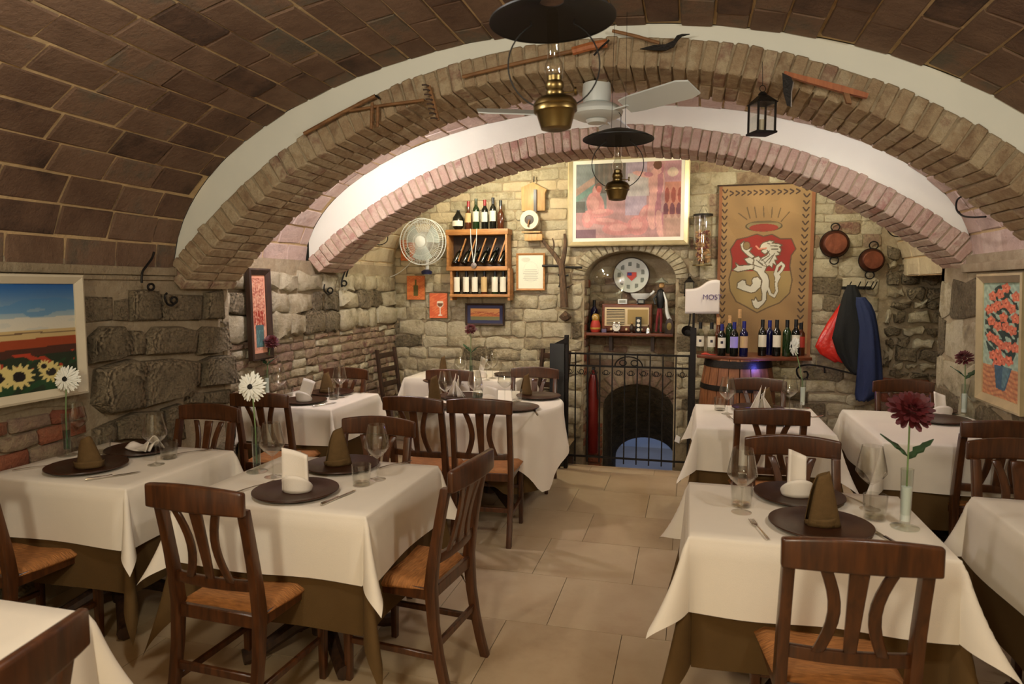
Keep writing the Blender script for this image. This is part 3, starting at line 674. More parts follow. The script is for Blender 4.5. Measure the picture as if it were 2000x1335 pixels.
def round_drape(a, z, side, seed, flare=.08, wav=.045):
    r = random.Random(seed); p1, p2 = r.uniform(0, 6), r.uniform(0, 6); nA = 96; rings = [0, .3, .6, .85, .97, 1.0]; m = 16
    v = [(0, 0, z)]; f = []
    hem = lambda t: min(side/max(abs(math.cos(t)), 1e-6), side/max(abs(math.sin(t)), 1e-6))-a
    rows = []
    for q in rings[1:]: rows.append([(a*q*math.cos(2*PI*k/nA), a*q*math.sin(2*PI*k/nA), z) for k in range(nA)])
    for i in range(1, m+1):
        row = []
        for k in range(nA):
            t = 2*PI*k/nA+R(20); h = min(hem(t-R(20)+R(45)*0), .56); dr = h*i/m
            w_ = wav*min(1, dr/.3)**1.1*(math.sin(9*t+p1)+.5*math.sin(14*t+p2)); q = a+.008+.012*min(1, dr/.02)*0+flare*dr+w_*.6
            row.append((q*math.cos(2*PI*k/nA), q*math.sin(2*PI*k/nA), z-max(0, dr-.004)))
        rows.append(row)
    for row in rows: v += row
    for k in range(nA): f.append((0, 1+k, 1+(k+1) % nA))
    for i in range(len(rows)-1):
        for k in range(nA): f.append((1+i*nA+k, 1+(i+1)*nA+k, 1+(i+1)*nA+(k+1) % nA, 1+i*nA+(k+1) % nA))
    return v, f
TAB = {}
def clampx(v, x, lim): return [(min(max(p[0], lim[0]-x), lim[1]-x), p[1], p[2]) for p in v]
def table(key, x0, x1, y0, y1, where, seed, d=.265, d2=.47, corner=.3, lim=(-9, 9)):
    x, y = (x0+x1)/2, (y0+y1)/2; a, b = (x1-x0)/2, (y1-y0)/2; TAB[key] = (x, y, where)
    table_base('dining_table', 'square pedestal table, the %s' % where, x, y, a-.012, b-.012)
    v, f = drape(a-.006, b-.006, d2, TZ+.001, .004, seed+50, .007, corner=.2); v = clampx(v, x, lim); o = G().add(v, f).build('undercloth', brown_m, smooth=True, loc=(x, y, 0), angle=3.2)
    tag(o, 'long dark brown undercloth on the %s' % where, 'tablecloth', 'brown undercloths')
    v, f = drape(a+.006, b+.006, d, TZ+.004, .05, seed, .012, corner=corner); v = clampx(v, x, (lim[0]-.002, lim[1]+.002)); o = G().add(v, f).build('tablecloth', cloth_m, smooth=True, loc=(x, y, 0), angle=3.2)
    tag(o, 'cream square tablecloth on the %s' % where, 'tablecloth', 'cream tablecloths')
table('T1', -2.00, -1.18, 2.30, 3.04, 'nearest table left of the aisle', 1)
table('T2', -3.11, -2.335, 2.36, 3.05, 'table under the sunflower painting', 2, lim=(-3.125, 9))
table('T3', -3.15, -2.45, 4.29, 5.02, 'table below the tall narrow painting', 3, lim=(-3.18, 9))
table('T5', -2.62, -1.55, 6.0, 6.72, 'table at the back stone wall', 5)
table('T6', .02, .835, 2.40, 3.06, 'nearest table right of the aisle', 6, .27, corner=.36)
table('T7', .06, .83, 4.30, 5.16, 'table in front of the wine barrel', 7)
table('T8', 1.06, 1.80, 4.14, 5.19, 'table under the flower vase painting', 8, lim=(-9, 1.822))
table('T9', 1.15, 1.80, 2.35, 3.14, 'table at the right picture edge', 9, lim=(-9, 1.822))
table('T10', -2.35, -1.55, .60, 1.40, 'table in the bottom left corner of the picture', 10)
TAB['T4'] = (-1.46, 4.90, 'round table'); x, y = -1.46, 4.90
table_base('round_table', 'round pedestal table in the middle of the left side', x, y, .545, .545, True)
v, f = round_drape(.547, TZ+.001, .98, 4, .0, .006); tag(G().add(v, f).build('undercloth', brown_m, smooth=True, loc=(x, y, 0), angle=3.2), 'long dark brown undercloth on the round table', 'tablecloth', 'brown undercloths')
v, f = round_drape(.555, TZ+.004, .86, 4, .09, .036); tag(G().add(v, f).build('tablecloth', cloth_m, smooth=True, loc=(x, y, 0), rot=(0, 0, R(12)), angle=3.2), 'cream tablecloth hanging in folds from the round table', 'tablecloth', 'cream tablecloths')
# ================================================================== TABLEWARE
TT = TZ+.0055
def make_plate():
    g = G().lathe([(0, .002), (.10, .002), (.115, .0), (.165, .010), (.176, .017), (.175, .021), (.166, .019), (.128, .013), (.118, .009), (.0, .009)], 48); return g
def make_glass_parts(t, h=.25, rb=.056, rr=.037):
    bowl = G().lathe([(.006, .098), (.02, .108), (.042, .128), (rb, .148), (rb-.001, .158), (rb-.006, .185), (rr+.004, h-.02), (rr, h), (rr-.001, h), (rr+.003, h-.02), (rb-.0072, .185), (rb-.0022, .157), (.041, .130), (.018, .111), (0, .104)], 28, cap=False).build('bowl', glass_m, t, smooth=True)
    G().lathe([(.0045, .012), (.0036, .05), (.0042, .09), (.006, .098)], 12).build('stem', glass_m, t, smooth=True)
    G().lathe([(0, .0), (.037, .0), (.038, .002), (.02, .006), (.0045, .013)], 28).build('foot', glass_m, t, smooth=True)
def make_tumbler(t):
    G().lathe([(.034, 0), (.038, .003), (.0405, .05), (.042, .092), (.0405, .092), (.0385, .05), (.034, .016), (0, .014)], 28).build('wall', glass_m, t, smooth=True)
    G().lathe([(0, .001), (.033, .001), (.036, .008), (.034, .013), (0, .0125)], 24).build('base', glass_m, t, smooth=True)
def make_fork(t):
    G().posts([(0, y, z, w_, .0) for y, z, w_ in []] or [(0, 0, 0, .001, .001), (0, 0, .0005, .001, .001)])
    def prof(u, v): return 0
    secs = [(-.095, .009), (-.085, .012), (-.05, .008), (0, .005), (.03, .006), (.045, .016), (.058, .022)]
    g = G(); vv = []; ff = []
    for i, (y, w_) in enumerate(secs):
        z = .004+.004*math.sin((y+.095)/.15*PI)
        vv += [(-w_/2, y, z), (w_/2, y, z), (w_/2, y, z+.0025), (-w_/2, y, z+.0025)]
    for i in range(len(secs)-1):
        for k in range(4): ff.append((4*i+k, 4*i+(k+1) % 4, 4*i+4+(k+1) % 4, 4*i+4+k))
    n = len(secs)*4; ff += [(3, 2, 1, 0), (n-4, n-3, n-2, n-1)]; g.add(vv, ff); g.build('handle', steel_m, t, bevel=.0008, seg=1)
    for k in range(4): G().box(((k-1.5)*.0062, .078, .0065), (.0032, .042, .0022), (R(6), 0, 0)).build('tine', steel_m, t)
def make_knife(t):
    G().tube([(0, -.11, .006), (0, -.1, .006), (0, -.05, .0055), (0, -.005, .006)], [.005, .0075, .006, .006], 8).build('handle', steel_m, t, smooth=True)
    G().prism([(-.006, -.005), (.006, -.005), (.009, .03), (.009, .08), (.002, .11), (-.005, .1), (-.006, .05)], .0016, Matrix.Translation((0, 0, .004)) @ Matrix.Rotation(-PI/2, 4, 'X')).build('blade', steel_m, t)
def make_vase(t, fill, flower, hf, lean, face, leaf=False, fs=1.0):
    """slim glass tube on a round foot with one flower"""
    G().lathe([(0, 0), (.047, 0), (.048, .004), (.02, .009), (.0165, .016), (.0175, .05), (.0205, .20), (.0215, .215), (.019, .215), (.016, .05), (0, .03)], 24).build('tube', vaseglass_m, t, smooth=True)
    if fill == 'white': G().lathe([(0, .025), (.0145, .026), (.0178, .15), (0, .152)], 18).build('filler', frost_m, t, smooth=True)
    else: G().lathe([(0, .033), (.0148, .034), (.0175, .13), (0, .132)], 18).build('water', water_m, t, smooth=True)
    lx, ly = lean; tip = Vector((lx, ly, hf))
    path = [(0, 0, .04), (lx*.1, ly*.1, .2), (lx*.45, ly*.45, .2+(hf-.2)*.5), (lx*.8, ly*.8, .2+(hf-.2)*.85), tuple(tip)]
    stem = G().tube(path, .0032, 7).build('stem', stem_m, t, smooth=True)
    q = Vector(face).normalized().to_track_quat('Z', 'Y'); M = Matrix.Translation(tip) @ q.to_matrix().to_4x4()
    pr = random.Random(int(hf*1000)+len(flower)); rows = ((26, .07*fs, .0), (24, .06*fs, .006), (20, .045*fs, .011)) if flower == 'w' else tuple((n_, l_*fs, z_) for n_, l_, z_ in ((18, .062, .0), (18, .056, .012), (16, .046, .02), (12, .034, .027), (8, .02, .03)))
    mat = petal_w if flower == 'w' else petal_r
    head = G().lathe([(0, .0), (.013, .002), (.0125, .018), (.0, .022)], 14, M=M.to_3x3(), c=tip).build('flower_head', fcent_m if flower == 'w' else petal_r, t, smooth=True)
    for j, (n, L_, zo) in enumerate(rows):
        for k in range(n):
            a = 2*PI*(k+.5*j)/n+pr.uniform(-.06, .06); l = L_*pr.uniform(.9, 1.05); wd = l*(.085 if flower == 'w' else .13)
            up = (.0+.1*j) if flower == 'w' else (.05+.33*j); up += pr.uniform(-.12, .12)
            pts = []
            for s_, w_ in ((.3, .5), (.55, .9), (.85, 1.0), (1.0, .4)):
                for sd in (-1, 1):
                    r = l*s_; p = Vector((r*math.cos(up), sd*wd*w_, zo+r*math.sin(up)-.012*s_*s_*(1 if flower == 'w' else .3)+.004)); pts.append(M @ (Matrix.Rotation(a, 3, 'Z') @ p))
            G().add(pts, [(0, 1, 3, 2), (2, 3, 5, 4), (4, 5, 7, 6)]).build('petal', mat, head, smooth=True)
    if leaf:
        for sgn, zz in ((-1, .26), (1, .25)):
            pts = [(0, 0), (.02, .022), (.035, .012), (.05, .03), (.07, .016), (.085, .024), (.115, 0), (.085, -.02), (.07, -.012), (.05, -.026), (.035, -.01), (.02, -.018)]
            M2 = Matrix.Translation((0, 0, zz)) @ Matrix.Rotation(.3 if sgn > 0 else PI-.3, 4, 'Z') @ Matrix.Rotation(-.7, 4, 'Y')
            G().add([M2 @ Vector((x, y, .006*math.sin(x*40))) for x, y in pts]+[M2 @ Vector((x, y*.96, -.002)) for x, y in pts], [tuple(range(12)), tuple(range(23, 11, -1))]+[(i, (i+1) % 12, 12+(i+1) % 12, 12+i) for i in range(12)]).build('leaf', green_m, stem)
def napkin_cone(name, label, p, mat, h=.19, rz=0, tilt=.0, slim=1.0, group='folded napkins', wide=False):
    t = thing(name, label, 'napkin', p, rz, group)
    r = random.Random(int(abs(p[0]*1000))); ph = r.uniform(0, 6)
    def fn(u, v):
        a = R(-130)+u*R(300); k = 1-v; ra = (.02+.040*k**.85)*slim*(1+.12*math.sin(3*a+ph)*k)
        z = h*v-.0*u
        if v > .6: z -= .022*(v-.6)/.4*(abs(u-.45)*2)
        return (ra*math.cos(a)*1.05+.018*tilt*v*4, ra*math.sin(a)*.75+.012*k, max(.001, z))
    v, f = sheet(fn, 22, 12); thick(G().add(v, f).build('cone', mat, t, smooth=True, angle=3.2), .0035, 0)
    cw = .066 if wide else .058
    def cuff(u, v):
        a = R(-150)+u*R(250); ra = cw*slim*(1+.05*math.sin(4*a))+.003*v
        return (ra*math.cos(a), ra*math.sin(a)*.78+.01, .002+.034*v*(.5+.5*math.sin(PI*u)))
    v, f = sheet(cuff, 18, 3); thick(G().add(v, f).build('cuff', mat, t, smooth=True, angle=3.2), .0035, 0)
    return t
def napkin_roll(name, label, p, mat, h=.16, wd=.085, lean=.25, rz=0, group='folded napkins'):
    """standing folded rectangle rising out of a rounded pocket"""
    t = thing(name, label, 'napkin', p, rz, group)
    def fn(u, v):
        x = (u-.5)*wd*(1-.06*v); y = .016*math.cos((u-.5)*2.6)-.01
        return (x+lean*h*v, y, .004+h*v*(1-.16*u))
    v, f = sheet(fn, 10, 8); thick(G().add(v, f).build('upright_fold', mat, t, smooth=True, angle=3.2), .012, 0)
    def fn2(u, v):
        a = -PI*1.08+u*PI*1.16; ra = .05+.006*v
        return (ra*1.12*math.cos(a)+.004, ra*.9*math.sin(a)+.008, .001+(.016+.06*math.sin(PI*u))*v)
    v, f = sheet(fn2, 18, 5); thick(G().add(v, f).build('pocket', mat, t, smooth=True, angle=3.2), .005, 0)
    def fn3(u, v):
        a = u*2*PI; return (.046*v*1.1*math.cos(a)+.004, .042*v*math.sin(a)+.008, .004+.006*(1-v))
    v, f = sheet(fn3, 18, 3); G().add(v, f).build('base_fold', mat, t, smooth=True)
    return t
def napkin_crown(name, label, p, mat, rz=0, h=.17):
    """two peaked folds standing open like a tent"""
    t = thing(name, label, 'napkin', p, rz, 'folded napkins')
    for s, hh, w0 in ((-1, h, .075), (1, h*.72, .075)):
        def fn(u, v, s=s, hh=hh):
            x = s*(.012+.062*u*(1-v*.9))-s*.02*v; return (x-.02*(s < 0), .02*math.sin(u*PI)*(1-v)-.008*s, hh*v*(1-.15*u)+.002)
        v, f = sheet(fn, 6, 8); thick(G().add(v, f).build('peak', mat, t, smooth=True, angle=3.2), .004, 0)
        def fb(u, v, s=s, hh=hh):
            x = s*(.0+.05*u*(1-v*.9))-s*.014*v; return (x, .045*(1-v)+.012*math.sin(u*PI), hh*.94*v*(1-.2*u)+.002)
        v, f = sheet(fb, 6, 8); thick(G().add(v, f).build('back_fold', mat, t, smooth=True, angle=3.2), .004, 0)
    return t
def napkin_flat(name, label, p, mat, rz=0):
    t = thing(name, label, 'napkin', p, rz, 'folded napkins')
    def fn(u, v):
        x = (u-.5)*.19; y = (v-.5)*.12*(1-.5*abs(u-.5)); z = .004+.05*max(0, u-.55)*math.sin(v*PI)*2.2+.07*max(0, .18-u)*2*math.sin(v*PI)
        return (x, y, z)
    v, f = sheet(fn, 14, 8); thick(G().add(v, f).build('lower_fold', mat, t, smooth=True, angle=3.2), .006, 1)
    def fn2(u, v): return (.0+(u-.1)*.11, -.05+v*.09-.02*u, .006+.075*u*math.sin(v*PI*.9))
    v, f = sheet(fn2, 10, 8); thick(G().add(v, f).build('upper_fold', mat, t, smooth=True, angle=3.2), .004, 0)
    return t
PROTO = {}
def inst(kind, name, cat, maker, p, rz, label, group):
    if kind not in PROTO:
        t = thing(name, label, cat, p, rz, group); maker(t); PROTO[kind] = t; return t
    o = copy_tree(PROTO[kind]); o.location = p; o.rotation_euler = (0, 0, rz); return tag(o, label, cat, group)
def onT(px, py, z=TT): p = at_z(px, py, z); return Vector((p.x, p.y, z))
plate_me = [None]
def plate(px, py, label):
    p = onT(px, py)
    if plate_me[0] is None:
        o = make_plate().build('charger_plate', plate_m, smooth=True, angle=.5); plate_me[0] = o.data
    else: o = link('charger_plate', plate_me[0])
    o.location = p; tag(o, label, 'plate', 'dark brown charger plates'); return p+Vector((0, 0, .0095))
def wglass(px, py, label): inst('wg', 'wine_glass', 'wine glass', make_glass_parts, onT(px, py), 0, label, 'stemmed wine glasses')
def tumbler(px, py, label): inst('tu', 'water_tumbler', 'tumbler', make_tumbler, onT(px, py), 0, label, 'short water tumblers')
def fork(px, py, deg, label): inst('fo', 'fork', 'fork', make_fork, onT(px, py), R(deg), label, 'forks')
def knife(px, py, deg, label): inst('kn', 'knife', 'knife', make_knife, onT(px, py), R(deg), label, 'knives')
def vase(px, py, fill, fl, hf, lean, face, label, leaf=False, fs=1.0):
    t = thing('flower_vase', label, 'vase', onT(px, py), 0, 'slim vases with one flower'); make_vase(t, fill, fl, hf, lean, face, leaf, fs)
tocam = lambda px, py: (CAM-onT(px, py))
# --- nearest table left of the aisle
W1 = 'nearest table left of the aisle'
p = plate(578, 963, 'brown charger plate with the white napkin on the '+W1)
napkin_roll('napkin', 'white napkin standing upright on the front plate of the '+W1, p+Vector((.0, .0, 0)), nap_w, .18, .115, .0, R(8))
p = plate(668, 912, 'brown charger plate with the brown napkin on the '+W1)
napkin_cone('napkin', 'dark brown napkin cone on the back plate of the '+W1, p+Vector((-.03, 0, 0)), nap_b, .185, R(10), .1)
wglass(533, 931, 'wine glass next to the vase on the '+W1); wglass(737, 936, 'wine glass at the right side of the '+W1)
tumbler(571, 920, 'water tumbler behind the white napkin on the '+W1); tumbler(706, 947, 'water tumbler at the right side of the '+W1)
vase(502, 921, 'water', 'w', .40, (-.015, 0), (.15, -1, .12), 'glass tube vase with a white gerbera on the '+W1)
fork(500, 952, -18, 'fork left of the front plate on the '+W1); knife(662, 972, -10, 'knife right of the front plate on the '+W1); fork(770, 909, -30, 'fork at the far right corner of the '+W1)
# --- table under the sunflower painting
W2 = 'table under the sunflower painting'
p = plate(170, 914, 'brown charger plate with the brown napkin on the '+W2)
napkin_cone('napkin', 'brown napkin cone on the front plate of the '+W2, p, nap_b, .15, R(-20), .05, 1.15, wide=True)
p = plate(277, 880, 'brown charger plate with the loose white napkin on the '+W2)
napkin_flat('napkin', 'loosely folded white napkin on the back plate of the '+W2, p+Vector((.02, .0, .005)), nap_w, R(-10))
wglass(305, 907, 'wine glass at the front of the '+W2); wglass(150, 876, 'wine glass behind the brown napkin on the '+W2)
tumbler(330, 895, 'water tumbler at the right of the '+W2); tumbler(200, 884, 'water tumbler between the plates on the '+W2)
vase(132, 889, 'water', 'w', .395, (.02, 0), (.25, -1, .1), 'glass tube vase with a white gerbera on the '+W2)
knife(222, 930, -36, 'knife in front of the plate on the '+W2); fork(72, 914, -40, 'fork at the left edge on the '+W2); fork(376, 884, -35, 'fork at the far right corner of the '+W2)
# --- table below the tall narrow painting
W3 = 'table below the tall narrow painting'
p = plate(592, 785, 'brown charger plate at the front of the '+W3)
napkin_roll('napkin', 'white napkin standing on the front plate of the '+W3, p, nap_w, .17, .1, .35, R(0))
p = plate(648, 768.5, 'brown charger plate at the back of the '+W3)
napkin_cone('napkin', 'brown napkin cone at the back of the '+W3, p+Vector((-.05, 0, 0)), nap_b, .17, R(0), .0)
wglass(546, 780, 'wine glass left of the napkin on the '+W3); wglass(664, 776, 'wine glass right of the napkin on the '+W3)
tumbler(563, 773, 'water tumbler left of the napkin on the '+W3); tumbler(652, 779, 'water tumbler right of the napkin on the '+W3)
vase(522, 775, 'white', 'r', .43, (.05, 0), (.6, -.5, .7), 'vase with a dark red flower on the '+W3, True)
knife(635, 790, -20, 'knife on the '+W3); fork(690, 770, -35, 'fork on the '+W3)
# --- round table
W4 = 'round table'
p = plate(1005, 798, 'brown charger plate at the right of the '+W4); p2 = plate(832, 798, 'brown charger plate at the left of the '+W4)
napkin_cone('napkin', 'tall dark brown napkin cone at the left of the '+W4, p2+Vector((.06, 0, 0)), nap_b, .235, 0, .0, .95)
p3 = plate(900, 776, 'brown charger plate at the back left of the '+W4); napkin_crown('napkin', 'white peaked napkin at the back left of the '+W4, p3+Vector((-.02, -.04, 0)), nap_w, R(-15), .18)
p4 = onT(957, 788); napkin_roll('napkin', 'white napkin folded upright in the middle of the '+W4, p4, nap_w, .13, .12, .05, R(-8))
wglass(870, 791, 'wine glass beside the brown napkin on the '+W4); wglass(928, 789, 'wine glass in the middle of the '+W4); wglass(986, 785, 'wine glass right of the white napkin on the '+W4)
tumbler(1009, 783, 'water tumbler at the right side of the '+W4)
p5 = plate(1052, 776, 'brown charger plate at the far right of the '+W4); napkin_cone('napkin', 'drooping brown napkin at the far right of the '+W4, p5+Vector((-.12, .06, 0)), nap_b, .17, 0, .1, .8)
knife(1046, 806, 20, 'knife at the right edge of the '+W4); fork(1030, 779, 60, 'fork near the tumbler on the '+W4)
t = thing('water_carafe', 'clear glass water carafe in the middle of the '+W4, 'carafe', onT(934, 783)); G().lathe([(0, 0), (.04, .002), (.045, .02), (.042, .07), (.02, .11), (.018, .15), (.024, .17), (.022, .17), (.016, .15), (.018, .11), (.039, .07), (.041, .02), (0, .012)], 24).build('body', glass_m, t, smooth=True); G().lathe([(0, .013), (.039, .02), (.037, .06), (0, .061)], 20).build('water', water_m, t, smooth=True)
# --- table at the back wall
W5 = 'table at the back stone wall'
p = plate(864, 746, 'brown charger plate at the left of the '+W5); napkin_cone('napkin', 'tall pale brown napkin at the left of the '+W5, p, nap_b, .235, 0, .1, .8)
p = plate(1000, 733, 'brown charger plate at the right end of the '+W5); napkin_roll('napkin', 'slim white napkin on the '+W5, onT(938, 737), nap_w, .2, .045, .18, 0)
for px, py, d in ((900, 740, 'leftmost'), (898, 750, 'second from the left'), (950, 742, 'right of the white napkin'), (962, 738, 'rightmost')): wglass(px, py, 'wine glass on the '+W5+', '+d)
vase(920, 741, 'water', 'r', .46, (.0, 0), (.1, -.6, .8), 'vase with a dark red flower on the '+W5, True)
# --- nearest table right of the aisle
W6 = 'nearest table right of the aisle'
p = plate(1560, 972, 'brown charger plate with the white napkin on the '+W6); napkin_roll('napkin', 'white napkin standing on the back plate of the '+W6, p+Vector((-.01, 0, 0)), nap_w, .19, .072, .0, R(10))
p = plate(1602, 1030, 'brown charger plate with the brown napkin on the '+W6); napkin_cone('napkin', 'brown napkin cone on the front plate of the '+W6, p+Vector((0, .0, 0)), nap_b, .20, R(-10), .03, .95)
wglass(1448, 1000, 'wine glass at the left of the '+W6); wglass(1699, 994, 'wine glass at the right of the '+W6)
tumbler(1448, 988, 'water tumbler at the left of the '+W6); tumbler(1708, 1013, 'water tumbler at the right of the '+W6)
vase(1767, 1030, 'white', 'r', .42, (.0, 0), (.1, -.75, .6), 'vase with a big dark red flower on the '+W6, True, 1.3)
fork(1483, 1036, 12, 'fork left of the front plate on the '+W6); knife(1727, 1050, 20, 'knife right of the front plate on the '+W6); fork(1654, 972, 30, 'fork behind the brown napkin on the '+W6)
# --- table in front of the barrel
W7 = 'table in front of the wine barrel'
p = plate(1505, 822, 'brown charger plate at the front of the '+W7)
napkin_crown('napkin', 'white napkin with two peaks on the '+W7, onT(1490, 806), nap_w, R(5), .19); p = plate(1480, 800, 'brown charger plate at the back of the '+W7)
napkin_cone('napkin', 'brown napkin cone behind the white peaks on the '+W7, p+Vector((.05, .03, 0)), nap_b, .15, 0, .05, .9)
wglass(1420, 808, 'wine glass at the left of the '+W7); wglass(1541, 803, 'wine glass beside the vase on the '+W7)
tumbler(1406, 801, 'water tumbler at the left of the '+W7); tumbler(1553, 811, 'water tumbler beside the vase on the '+W7)
vase(1567, 797, 'white', 'w', .44, (-.07, 0), (-.9, -.2, .05), 'vase with a drooping white gerbera on the '+W7)
fork(1428, 818, 10, 'fork left of the plate on the '+W7); knife(1585, 815, -50, 'knife right of the napkin on the '+W7)
# --- table under the flower painting
W8 = 'table under the flower vase painting'
p = plate(1835, 822, 'brown charger plate at the front of the '+W8); napkin_roll('napkin', 'white napkin standing on the '+W8, onT(1838, 812), nap_w, .16, .07, -.1, 0)
plate(1812, 803, 'brown charger plate at the back of the '+W8)
vase(1882, 812, 'white', 'r', .38, (-.01, 0), (-.55, -.3, .8), 'vase with a red flower and two leaves on the '+W8, True)
wglass(1905, 816, 'wine glass beside the vase on the '+W8); tumbler(1898, 808, 'water tumbler beside the vase on the '+W8)
# ================================================================== PICTURES
def frame_parts(t, w_, h_, bw, dep, mat, inner=None, ibw=0, name='frame'):
    """mitred frame around w_ x h_ (outer), base at z=0, wall at y=0, front at y=-dep"""
    prof = [(0, 0), (0, -dep), (bw*.25, -dep*1.15), (bw*.8, -dep*.75), (bw, -dep*.6), (bw, 0)]
    g = G(); cs = [(-1, 0), (1, 0), (1, 1), (-1, 1)]; v = []
    for sx, sz in cs:
        for d, y in prof: v.append((sx*(w_/2-d), y, d if sz == 0 else h_-d))
    n = len(prof); f = []
    for k in range(4):
        for i in range(n-1): f.append((k*n+i, ((k+1) % 4)*n+i, ((k+1) % 4)*n+i+1, k*n+i+1))
    g.add(v, f); g.build(name, mat, t)
    G().box((0, -.0025, h_/2), (w_-.01, .004, h_-.01)).build('backing', dwood_m, t)
    if inner:
        a = bw; b = bw+ibw; v = []
        for d, y in ((a-.002, -dep*.5), (b, -dep*.42)):
            for sx, sz in cs: v.append((sx*(w_/2-d), y, d if sz == 0 else h_-d))
        G().add(v, [(k, (k+1) % 4, 4+(k+1) % 4, 4+k) for k in range(4)]).build('mat_border', inner, t)
def picture(name, label, p, rz, w_, h_, bw, dep, fmat, fn, nx, ny, inner=None, ibw=0, tilt=0, cat='painting'):
    t = thing(name, label, cat, p, 0, rot=(tilt, 0, rz)); frame_parts(t, w_, h_, bw, dep, fmat, inner, ibw)
    b = bw+ibw; canvas('canvas', w_-2*b+.004, h_-2*b+.004, nx, ny, fn, paint_m, t, (0, -dep*.40, b-.002)); return t
def box_px(l, r, tp, bt, y):
    a = at_y(l, (tp+bt)/2, y); b = at_y(r, (tp+bt)/2, y); m = (l+r)/2
    zt, zb = at_y(m, tp, y).z, at_y(m, bt, y).z
    return Vector(((a.x+b.x)/2, y, zb)), b.x-a.x, zt-zb
YW = YB-.045
def sunflower(u, v):
    n1 = nz(u, v*3, 9, 1); c = np.zeros((len(u), 3)); s = np.clip((v-.58)/.42, 0, 1)[:, None]
    c += np.array([200, 206, 190])*(1-s)+np.array([26, 84, 150])*s
    c = mixc(c, nz(u, v*4, 7, 2) > .62, (60, 120, 170), .5); c = mixc(c, (v < .66+.05*n1) & (v > .55), (214, 206, 184), .8)
    c = mixc(c, v < .57, (196, 170, 116)); c = mixc(c, (np.abs(v-.53-.02*n1) < .006), (110, 84, 60)); c = mixc(c, v < .44+.05*u+.02*n1, (150, 62, 26)); c = mixc(c, v < .38+.04*u, (70, 36, 22)); c = mixc(c, v < .33+.03*n1, (30, 44, 24))
    c = mixc(c, (v < .3) & (nz(u, v, 30, 4) > .6), (26, 70, 34), .8); c = mixc(c, (v < .36) & (v > .22) & (nz(u, v, 45, 5) > .78), (186, 60, 30), .9)
    for (x, y, r) in ((.08, .12, .10), (.32, .2, .085), (.55, .17, .10), (.66, .16, .10), (.84, .17, .085), (.80, .23, .05)):
        a = np.arctan2(v-y, (u-x)*1.35); d = np.hypot((u-x)*1.35, v-y); c = mixc(c, d < r*(1+.2*np.cos(13*a)), (214, 196, 124)); c = mixc(c, d < r*.48, (26, 18, 16))
    return c
a = at_x(157, 540, XL+.09); b = at_x(155, 768, XL+.09); zt, zb = at_x(157, 537, XL+.09).z, at_x(155, 768, XL+.09).z
picture('sunflower_painting', 'large framed painting of sunflowers under a blue sky', (XL+.075, a.y-.52, zb), R(90), 1.04, zt-zb, .046, .035, cream_m, sunflower, 150, 110)
def tallflowers(u, v):
    c = np.tile([206.0, 140, 112], (len(u), 1)); c = mixc(c, nz(u, v*2, 60, 3) > .6, (226, 190, 160), .7); c = mixc(c, (nz(u*1.5, v*2, 60, 7) > .62) & (v > .36), (150, 70, 54), .8)
    c = mixc(c, (v < .55) & (v > .33) & (nz(u, v, 40, 8) > .55), (160, 52, 36)); c = mixc(c, (np.abs(u-.5) < .28) & (v < .36) & (v > .08), (74, 104, 104)); c = mixc(c, (np.abs(u-.5) < .22) & (v < .30) & (v > .1) & (nz(u, v, 30, 2) > .5), (96, 132, 130)); return mixc(c, (u < .08) | (u > .92) | (v < .04) | (v > .96), (226, 160, 128))
pc = at_x(509, 612, XL2+.09); yl, yr = at_x(486, 612, XL2+.09).y, at_x(528, 612, XL2+.09).y
zt, zb = at_x(507, 524, XL2+.09).z, at_x(509, 702, XL2+.09).z
picture('narrow_painting', 'tall narrow painting of flowers in a dark wooden frame', (XL2+.075, (yl+yr)/2, zb), R(90), yr-yl, zt-zb, .05, .04, dwood_m, tallflowers, 40, 110, tilt=R(-1))
def roses(u, v):
    c = np.tile([168.0, 190, 164], (len(u), 1)); c = mixc(c, nz(u, v*3, 14, 1) > .6, (150, 178, 150), .6)
    c = mixc(c, v < .27, (206, 146, 96)); c = mixc(c, (v < .26) & (np.sin(v*150+3*np.sin(u*9)) > .2), (176, 104, 70), .7)
    c = mixc(c, (ell(u, v, .5, .62, .46, .36) < 1) & (nz(u, v*2.4, 24, 6) > .42), (44, 66, 54))
    r = np.random.default_rng(5)
    for (x, y) in [(.25, .88), (.45, .90), (.6, .95), (.85, .88), (.4, .8), (.6, .82), (.75, .78), (.15, .76), (.3, .78), (.55, .70), (.85, .70), (.22, .66), (.4, .62), (.62, .62), (.78, .60), (.2, .52), (.36, .5), (.5, .46), (.68, .46), (.85, .46), (.28, .36), (.42, .38), (.52, .33), (.7, .34), (.38, .29)]:
        a = np.arctan2((v-y)*2.6, u-x); d = np.hypot(u-x, (v-y)*2.6); w_ = .105*(1+.15*np.cos(5*a+x*20)); c = mixc(c, d < w_, (224, 118, 84)); c = mixc(c, (d < w_*.6) & (np.sin(a*3+d*60) > .0), (238, 158, 118), .8); c = mixc(c, d < w_*.2, (190, 80, 50))
    c = mixc(c, inside(u, v, [(.32, .28), (.78, .28), (.62, .08), (.55, .07), (.38, .08)]), (70, 100, 116)); c = mixc(c, inside(u, v, [(.55, .28), (.76, .28), (.6, .1), (.52, .1)]), (98, 130, 134)); return c*(.82+.2*nz(u, v*2.4, 40, 22))[:, None]
yl, yr = at_x(1919, 660, XR-.06).y, at_x(1919, 660, XR-.06).y-.62
zt, zb = at_x(1921, 535, XR-.06).z, at_x(1906, 776, XR-.06).z
picture('rose_painting', 'tall painting of coral flowers in a blue vase on the right wall', (XR-.045, (yl+yr)/2, zb), R(-90), yl-yr, zt-zb, .055, .04, gold_m, roses, 80, 170, tilt=R(2))
